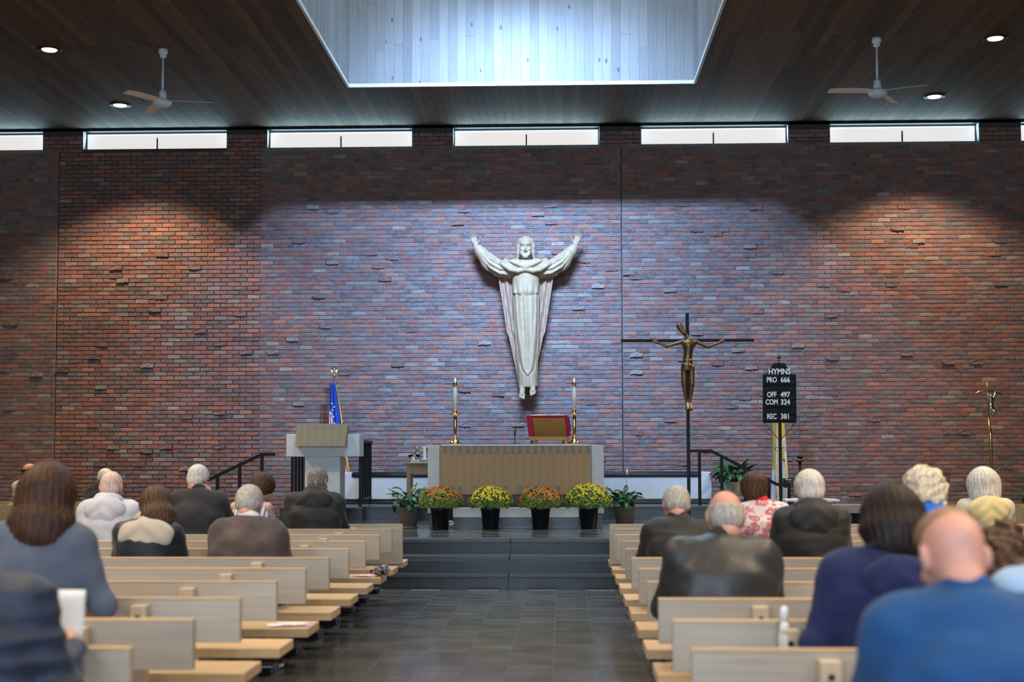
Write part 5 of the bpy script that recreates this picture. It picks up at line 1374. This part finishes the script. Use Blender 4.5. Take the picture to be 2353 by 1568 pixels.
    g.warp(wrinkle(.0055 if not sleeveless else .002, 26, sd_, (1, 1, .7)))
    if not sleeveless: g.warp(wrinkle(.0028, 62, sd_ + 5, (.5, .5, 1.2)))
    # neck opening
    g.cap(nk + Vector((0, .012, .0)), nk + Vector((0, .05, .15)), .058, .085, .004, cut=True)
    gar = field_obj('garment', g, CM[top], r)
    if collar:
        c_ = Field((-.16, p3.y - .18, p3.z - .1), (.16, p3.y + .2, p3.z + .14), .009)
        b_ = nk + Vector((0, -.004, -.012))
        c_.torus((hdx * .3, b_.y - .004, b_.z + .004), .064, .0165, .01, Euler((-L * 1.4 - .25, 0, 0))); c_.torus((hdx * .3, b_.y - .008, b_.z - .022), .074, .02, .02, Euler((-L * 1.4 - .25, 0, 0)))
        field_obj('collar', c_, CM[collar], gar)
    if hood:
        c_ = Field((-.25, p3.y - .36, p3.z - .32), (.24, p3.y + .2, p3.z + .14), .0105)
        b_ = p3 + Vector((0, -.01, .0))
        b_ = nk + Vector((0, -.02, -.03))
        c_.torus(b_ + Vector((0, .0, .0)), .088, .033, .02, Euler((-L - .30, 0, 0)))
        c_.ell(b_ + Vector((0, -.118 - hof, -.06 - hof)), (.15 * hsz, .055 * hsz, .09 * hsz), .05, Euler((-L * .9 + .1, 0, 0))).ell(b_ + Vector((0, -.125 - hof, -.13 * hsz - hof)), (.085 * hsz, .045 * hsz, .085 * hsz), .06, Euler((-L * .9 + .1, 0, 0)))
        c_.cap(nk + Vector((0, .02, -.0)), nk + Vector((0, .05, .12)), .06, .085, .012, cut=True)
        c_.torus(b_ + Vector((0, -.012, -.035)), .118, .012, .03, Euler((-L - .62, 0, 0)))
        c_.warp(lambda X, Y, Z: .0032 * np.sin(60 * (Z + .8 * np.abs(X))) + .002 * np.sin(38 * X + 22 * Z) + 0 * Y)
        field_obj('hood', c_, CM[hoodcol or top], gar)
    # trousers and shoes
    q = Field((-.34, -.48, .06), (.34, .62, seat + .24), .016)
    q.cap(p0 + Vector((-.07 * w, -.01, -.0)), p0 + Vector((.07 * w, -.01, 0)), .108, .108, .04)
    for nm in 'lr':
        hp, kn, an = J[nm][3:6]; q.cap(hp, kn, .088, .068, .04).cap(kn, an, .066, .052, .03)
    q.warp(wrinkle(.004, 30, sd_ + 1)); field_obj('trousers', q, CM[legs], r)
    for nm in 'lr':
        an, toe = J[nm][5:7]; q = Field((min(an.x, toe.x) - .09, min(an.y, toe.y) - .12, 0), (max(an.x, toe.x) + .09, max(an.y, toe.y) + .1, an.z + .06), .011)
        zz = .052 if not kneel else an.z - .06
        a_ = Vector((an.x, an.y - .03, zz)); b_ = Vector((toe.x, toe.y, zz - .005))
        q.cap(a_, b_, .042, .040, .02, 1.05).cap(a_ + Vector((0, .02, .02)), an, .042, .045, .03)
        q.F = np.maximum(q.F, (zz - .040 - q.ax[2][None, None, :]).astype(np.float32) + 0 * q.F)
        sh_o = field_obj('shoe', q, CM['shoe'], r)
        if white_sole:
            k_ = Field((a_.x - .1, a_.y - .1, zz - .06), (b_.x + .1, b_.y + .1, zz), .009); k_.cap(a_ - Vector((0, 0, .03)), b_ - Vector((0, 0, .028)), .046, .044, .0, 1.05); k_.F = np.maximum(k_.F, np.abs(k_.ax[2][None, None, :] - zz + .032).astype(np.float32) - .013 + 0 * k_.F); field_obj('sole', k_, CM['sole'], sh_o)
    return r, J, (X, Yb)
def V3(*a): return Vector(a)

# left of the aisle
person('woman with dark brown shoulder-length hair in a slate blue sweater, far left', 114, 1066, DEP[9], 'greysweater', 'longwide', 'auburn', 'fair', 6, 14, 0, 1.0, True, hs=1.12, legs='denim', bx=104,
       arm_l=((-.30, .10, .80), (-.16, .30, .84)), arm_r=((.30, .05, .80), (.14, .30, .84)))
pl, J, (X_, Y_) = person('person in a navy quilted jacket at the lower left corner holding a paper', -85, 1160, DEP[11], 'puffer', 'short', 'dark', 'fair', 14, 20, 0, 1.12, False, legs='denim', dy=.30, quilt=True, bx=-38,
       arm_r=((.30, .12, .72), (.235, .40, .83)))
person('man with pink cropped head in a pale grey hooded sweatshirt', 257, 1083, DEP[3], 'hoodie', 'thin', 'pinkish', 'pink', 12, 16, 0, 1.08, hood='plain', hsz=1.15, legs='denim')
person('woman with brown hair and beige hood over a black jacket', 360, 1122, DEP[5], 'navyjkt', 'long', 'brown', 'fair', 18, 32, 12, .96, hood='plain', hoodcol='beige', hsz=1.3, hof=.02, bx=350, tilt=-8)
person('grey-haired man in a charcoal jacket resting his cheek on his hand', 456, 1068, DEP[2], 'charcoal', 'crop', 'white', 'pink', 16, 26, -14, 1.08, collar='charcoal', bx=462,
       arm_r=((.25, .30, .86), (.125, .22, 1.10)))
person('woman with short brown hair in a striped sleeveless top', 604, 1092, DEP[1], 'stripe', 'layer', 'brown', 'fair', 18, 40, -22, .92, sleeveless=True, bx=583, legs='denim')
person('grey-haired man in a brown tweed suit jacket with white collar', 573, 1118, DEP[5], 'browntweed', 'short', 'grey', 'pink', 16, 34, 0, 1.12, collar='whitesh', bx=579, foot_back=True, white_sole=True)
person('grey-haired man in a black hooded jacket in front of the ambo', 731, 1075, DEP[1], 'blackjkt', 'crop', 'pepper', 'tan', 14, 24, -18, 1.16, hood='plain', hsz=1.15, bx=726, foot_back=True)
person('white-haired person in black seated in the far left side pew', 232, 1078, 19.25, 'blackcoat', 'short', 'white', 'fair', 14, 24, -75, .98, dy=.10, turn=math.radians(-22), hs=.92)
person('dark-haired balding man in a pale shirt by the left brick wall', 64, 1064, 19.5, 'lightshirt', 'fringe', 'dark', 'tan', 6, 8, -60, .98, dy=.10, turn=math.radians(-25), hs=.98)
# right of the aisle
person('grey-haired man in a black jacket, first on the right of the aisle', 1553, 1120, DEP[5], 'blackjkt', 'short', 'grey', 'pink', 20, 36, 8, 1.02, collar='blackjkt', bx=1556, tilt=6)
person('bald man in a worn black leather jacket at the right aisle end', 1666, 1127, DEP[8], 'leather', 'fringe', 'grey', 'pink', 16, 26, 0, 1.24, collar='blackjkt', legs='greytrousers', bx=1652, hs=1.04)
person('woman with brown layered hair in a red paisley blouse', 1733, 1088, DEP[3], 'paisley', 'layer', 'brown', 'fair', 14, 18, -10, .98, collar='redtop', bx=1745)
person('white-haired person in a black hooded sweatshirt on the right', 1859, 1080, DEP[5], 'blackjkt', 'short', 'white', 'fair', 12, 14, 0, 1.06, hood='plain', hsz=1.15, hs=1.06)
person('woman with long dark hair in a navy hooded sweatshirt, kneeling', 2046, 1117, DEP[10], 'navyhood', 'mid', 'dark', 'fair', 12, 22, 0, 1.06, True, hood='plain', hof=.035, bx=2030, hs=1.06, legs='trousers',
       arm_l=((-.30, .06, .74), (-.12, .30, .80)))
person('woman with pale blond curly hair in a royal blue top', 2123, 1080, DEP[7], 'royal', 'curly', 'blond', 'fair', 12, 20, -12, 1.0, hood='plain', hs=1.04)
person('woman with white bobbed hair and yellow hood over a cream jacket', 2257, 1076, DEP[1], 'cream', 'bob', 'white', 'fair', 10, 10, 0, 1.04, hood='plain', hoodcol='yellow', hsz=1.3, hof=.02, hs=1.18, bx=2259)
person('balding man in a bright blue suit jacket at the lower right', 2188, 1172, DEP[12], 'bluesuit', 'top', 'sandy', 'pink', 18, 30, 6, 1.16, collar='bluesuit', dy=.34, bx=2205, hs=1.0)
person('person with dark brown curly hair half hidden by the blue suit', 2300, 1222, DEP[9], 'navyjkt', 'curlylong', 'brown', 'fair', 16, 30, 0, .94, dy=.27)
person('person in a light blue shirt cut by the right edge of the picture', 2440, 1130, DEP[11], 'ltblue', 'short', 'pepper', 'fair', 12, 20, 0, 1.06, dy=.32)

# ------------------------------------------------------------------ things left on the pews
def sheet(name, c, w, h, rz, mat, label, cat, bend=.01, rx=0.0):
    v = []; f_ = []; n = 6
    for j in range(n + 1):
        for i in range(n + 1): v.append(((i / n - .5) * w, (j / n - .5) * h, bend * math.sin(PI * i / n) * (1 if j < n else .6)))
    for j in range(n):
        for i in range(n): a = j * (n + 1) + i; f_.append((a, a + 1, a + n + 2, a + n + 1))
    o = mk_obj(name, v, f_, mat, None, True); m = o.modifiers.new('solid', 'SOLIDIFY'); m.thickness = .0015; m.offset = 1
    o.location = c; o.rotation_euler = (rx, 0, rz); return tag(o, label, cat)
def printed(name, cols, sc):
    m, t, b = base(name, .6, 0, .3); n = nd(t, 'ShaderNodeTexNoise'); n.inputs['Scale'].default_value = sc; t.links.new(nd(t, 'ShaderNodeTexCoord').outputs['Object'], n.inputs['Vector'])
    r = ramp(t, n.outputs[0], cols); r.node.color_ramp.interpolation = 'CONSTANT'; t.links.new(r, b.inputs['Base Color']); return m
lf = printed('leaflet_print', [(0, (.72, .71, .74)), (.56, (.42, .33, .42)), (.62, (.72, .70, .73)), (.72, (.5, .3, .3))], 7)
lf2 = printed('bright_leaflet_print', [(0, (.60, .62, .85)), (.45, (.75, .28, .12)), (.53, (.60, .25, .5)), (.6, (.74, .72, .8))], 12)
sheet('leaflet', (-1.69, DEP[6] + .28, .4315), .26, .19, .3, lf, 'white printed leaflet lying on an oak seat at the left aisle end', 'leaflet', .006)
p = at(851, 1303, DEP[2] + .27); sheet('leaflet', (p.x - .02, DEP[2] + .30, .432), .2, .26, -.2, lf2, 'colourful leaflet under the folded umbrella on a left pew seat', 'leaflet', .006)
um = empty('folded_umbrella', (at(872, 1303, DEP[2] + .3).x, DEP[2] + .30, .432), math.radians(-64), 'black and white folded umbrella lying on a left pew seat', 'umbrella')
u_st = printed('umbrella_cloth', [(0, (.02, .02, .025)), (.48, (.45, .45, .46)), (.55, (.03, .03, .035)), (.62, (.4, .4, .42))], 26)
f = Field((-.19, -.07, -.01), (.2, .07, .15), .008); f.cap((-.13, 0, .035), (.12, 0, .06), .022, .048, .02); f.warp(lambda X, Y, Z: .006 * np.sin(7 * np.arctan2(Y, Z - .05) + 16 * X)); field_obj('canopy', f, u_st, um)
MB().tube([(-.13, 0, .035), (-.235, 0, .02)], [.014, .011], 10).build('handle', M['black'], um, True)
MB().tube([(.12, 0, .06), (.19, 0, .068)], [.008, .005], 8).build('tip', M['black'], um, True)
# paper in the hand of the person at the lower left, paper and bottle at the right
wr = J['r'][2]; pc_ = Vector((X_, Y_, 0)) + wr
sheet('paper_sheet', (pc_.x - .045, pc_.y + .085, pc_.z + .095), .11, .17, .12, M['paper'], 'white sheet of paper held up at the lower left corner', 'paper', .012, math.radians(78))
p = at(1973, 1520, DEP[9] - .1); sheet('paper_sheet', (p.x, DEP[9] - .035, p.z), .09, .12, 0, M['paper'], 'small white paper tucked behind the pew beside the blue suit', 'paper', .004, math.radians(84))
p = at(1805, 1490, DEP[9] - .08); bt = empty('spray_bottle', (p.x, DEP[9] - .055, p.z - .01), 0, 'slim white plastic bottle hung behind a right-hand pew', 'bottle')
MB().lathe([(.02, 0), (.022, .004), (.022, .06), (.017, .075), (.020, .09), (.013, .115)], 16).build('body', M['linen'], bt, True)
MB().lathe([(.012, .113), (.015, .115), (.017, .15), (.014, .17), (.004, .176)], 14).build('cap', M['paper'], bt, True)
MB().box(-.012, .012, .018, .055, .02, .10).build('clip', M['black'], bt)
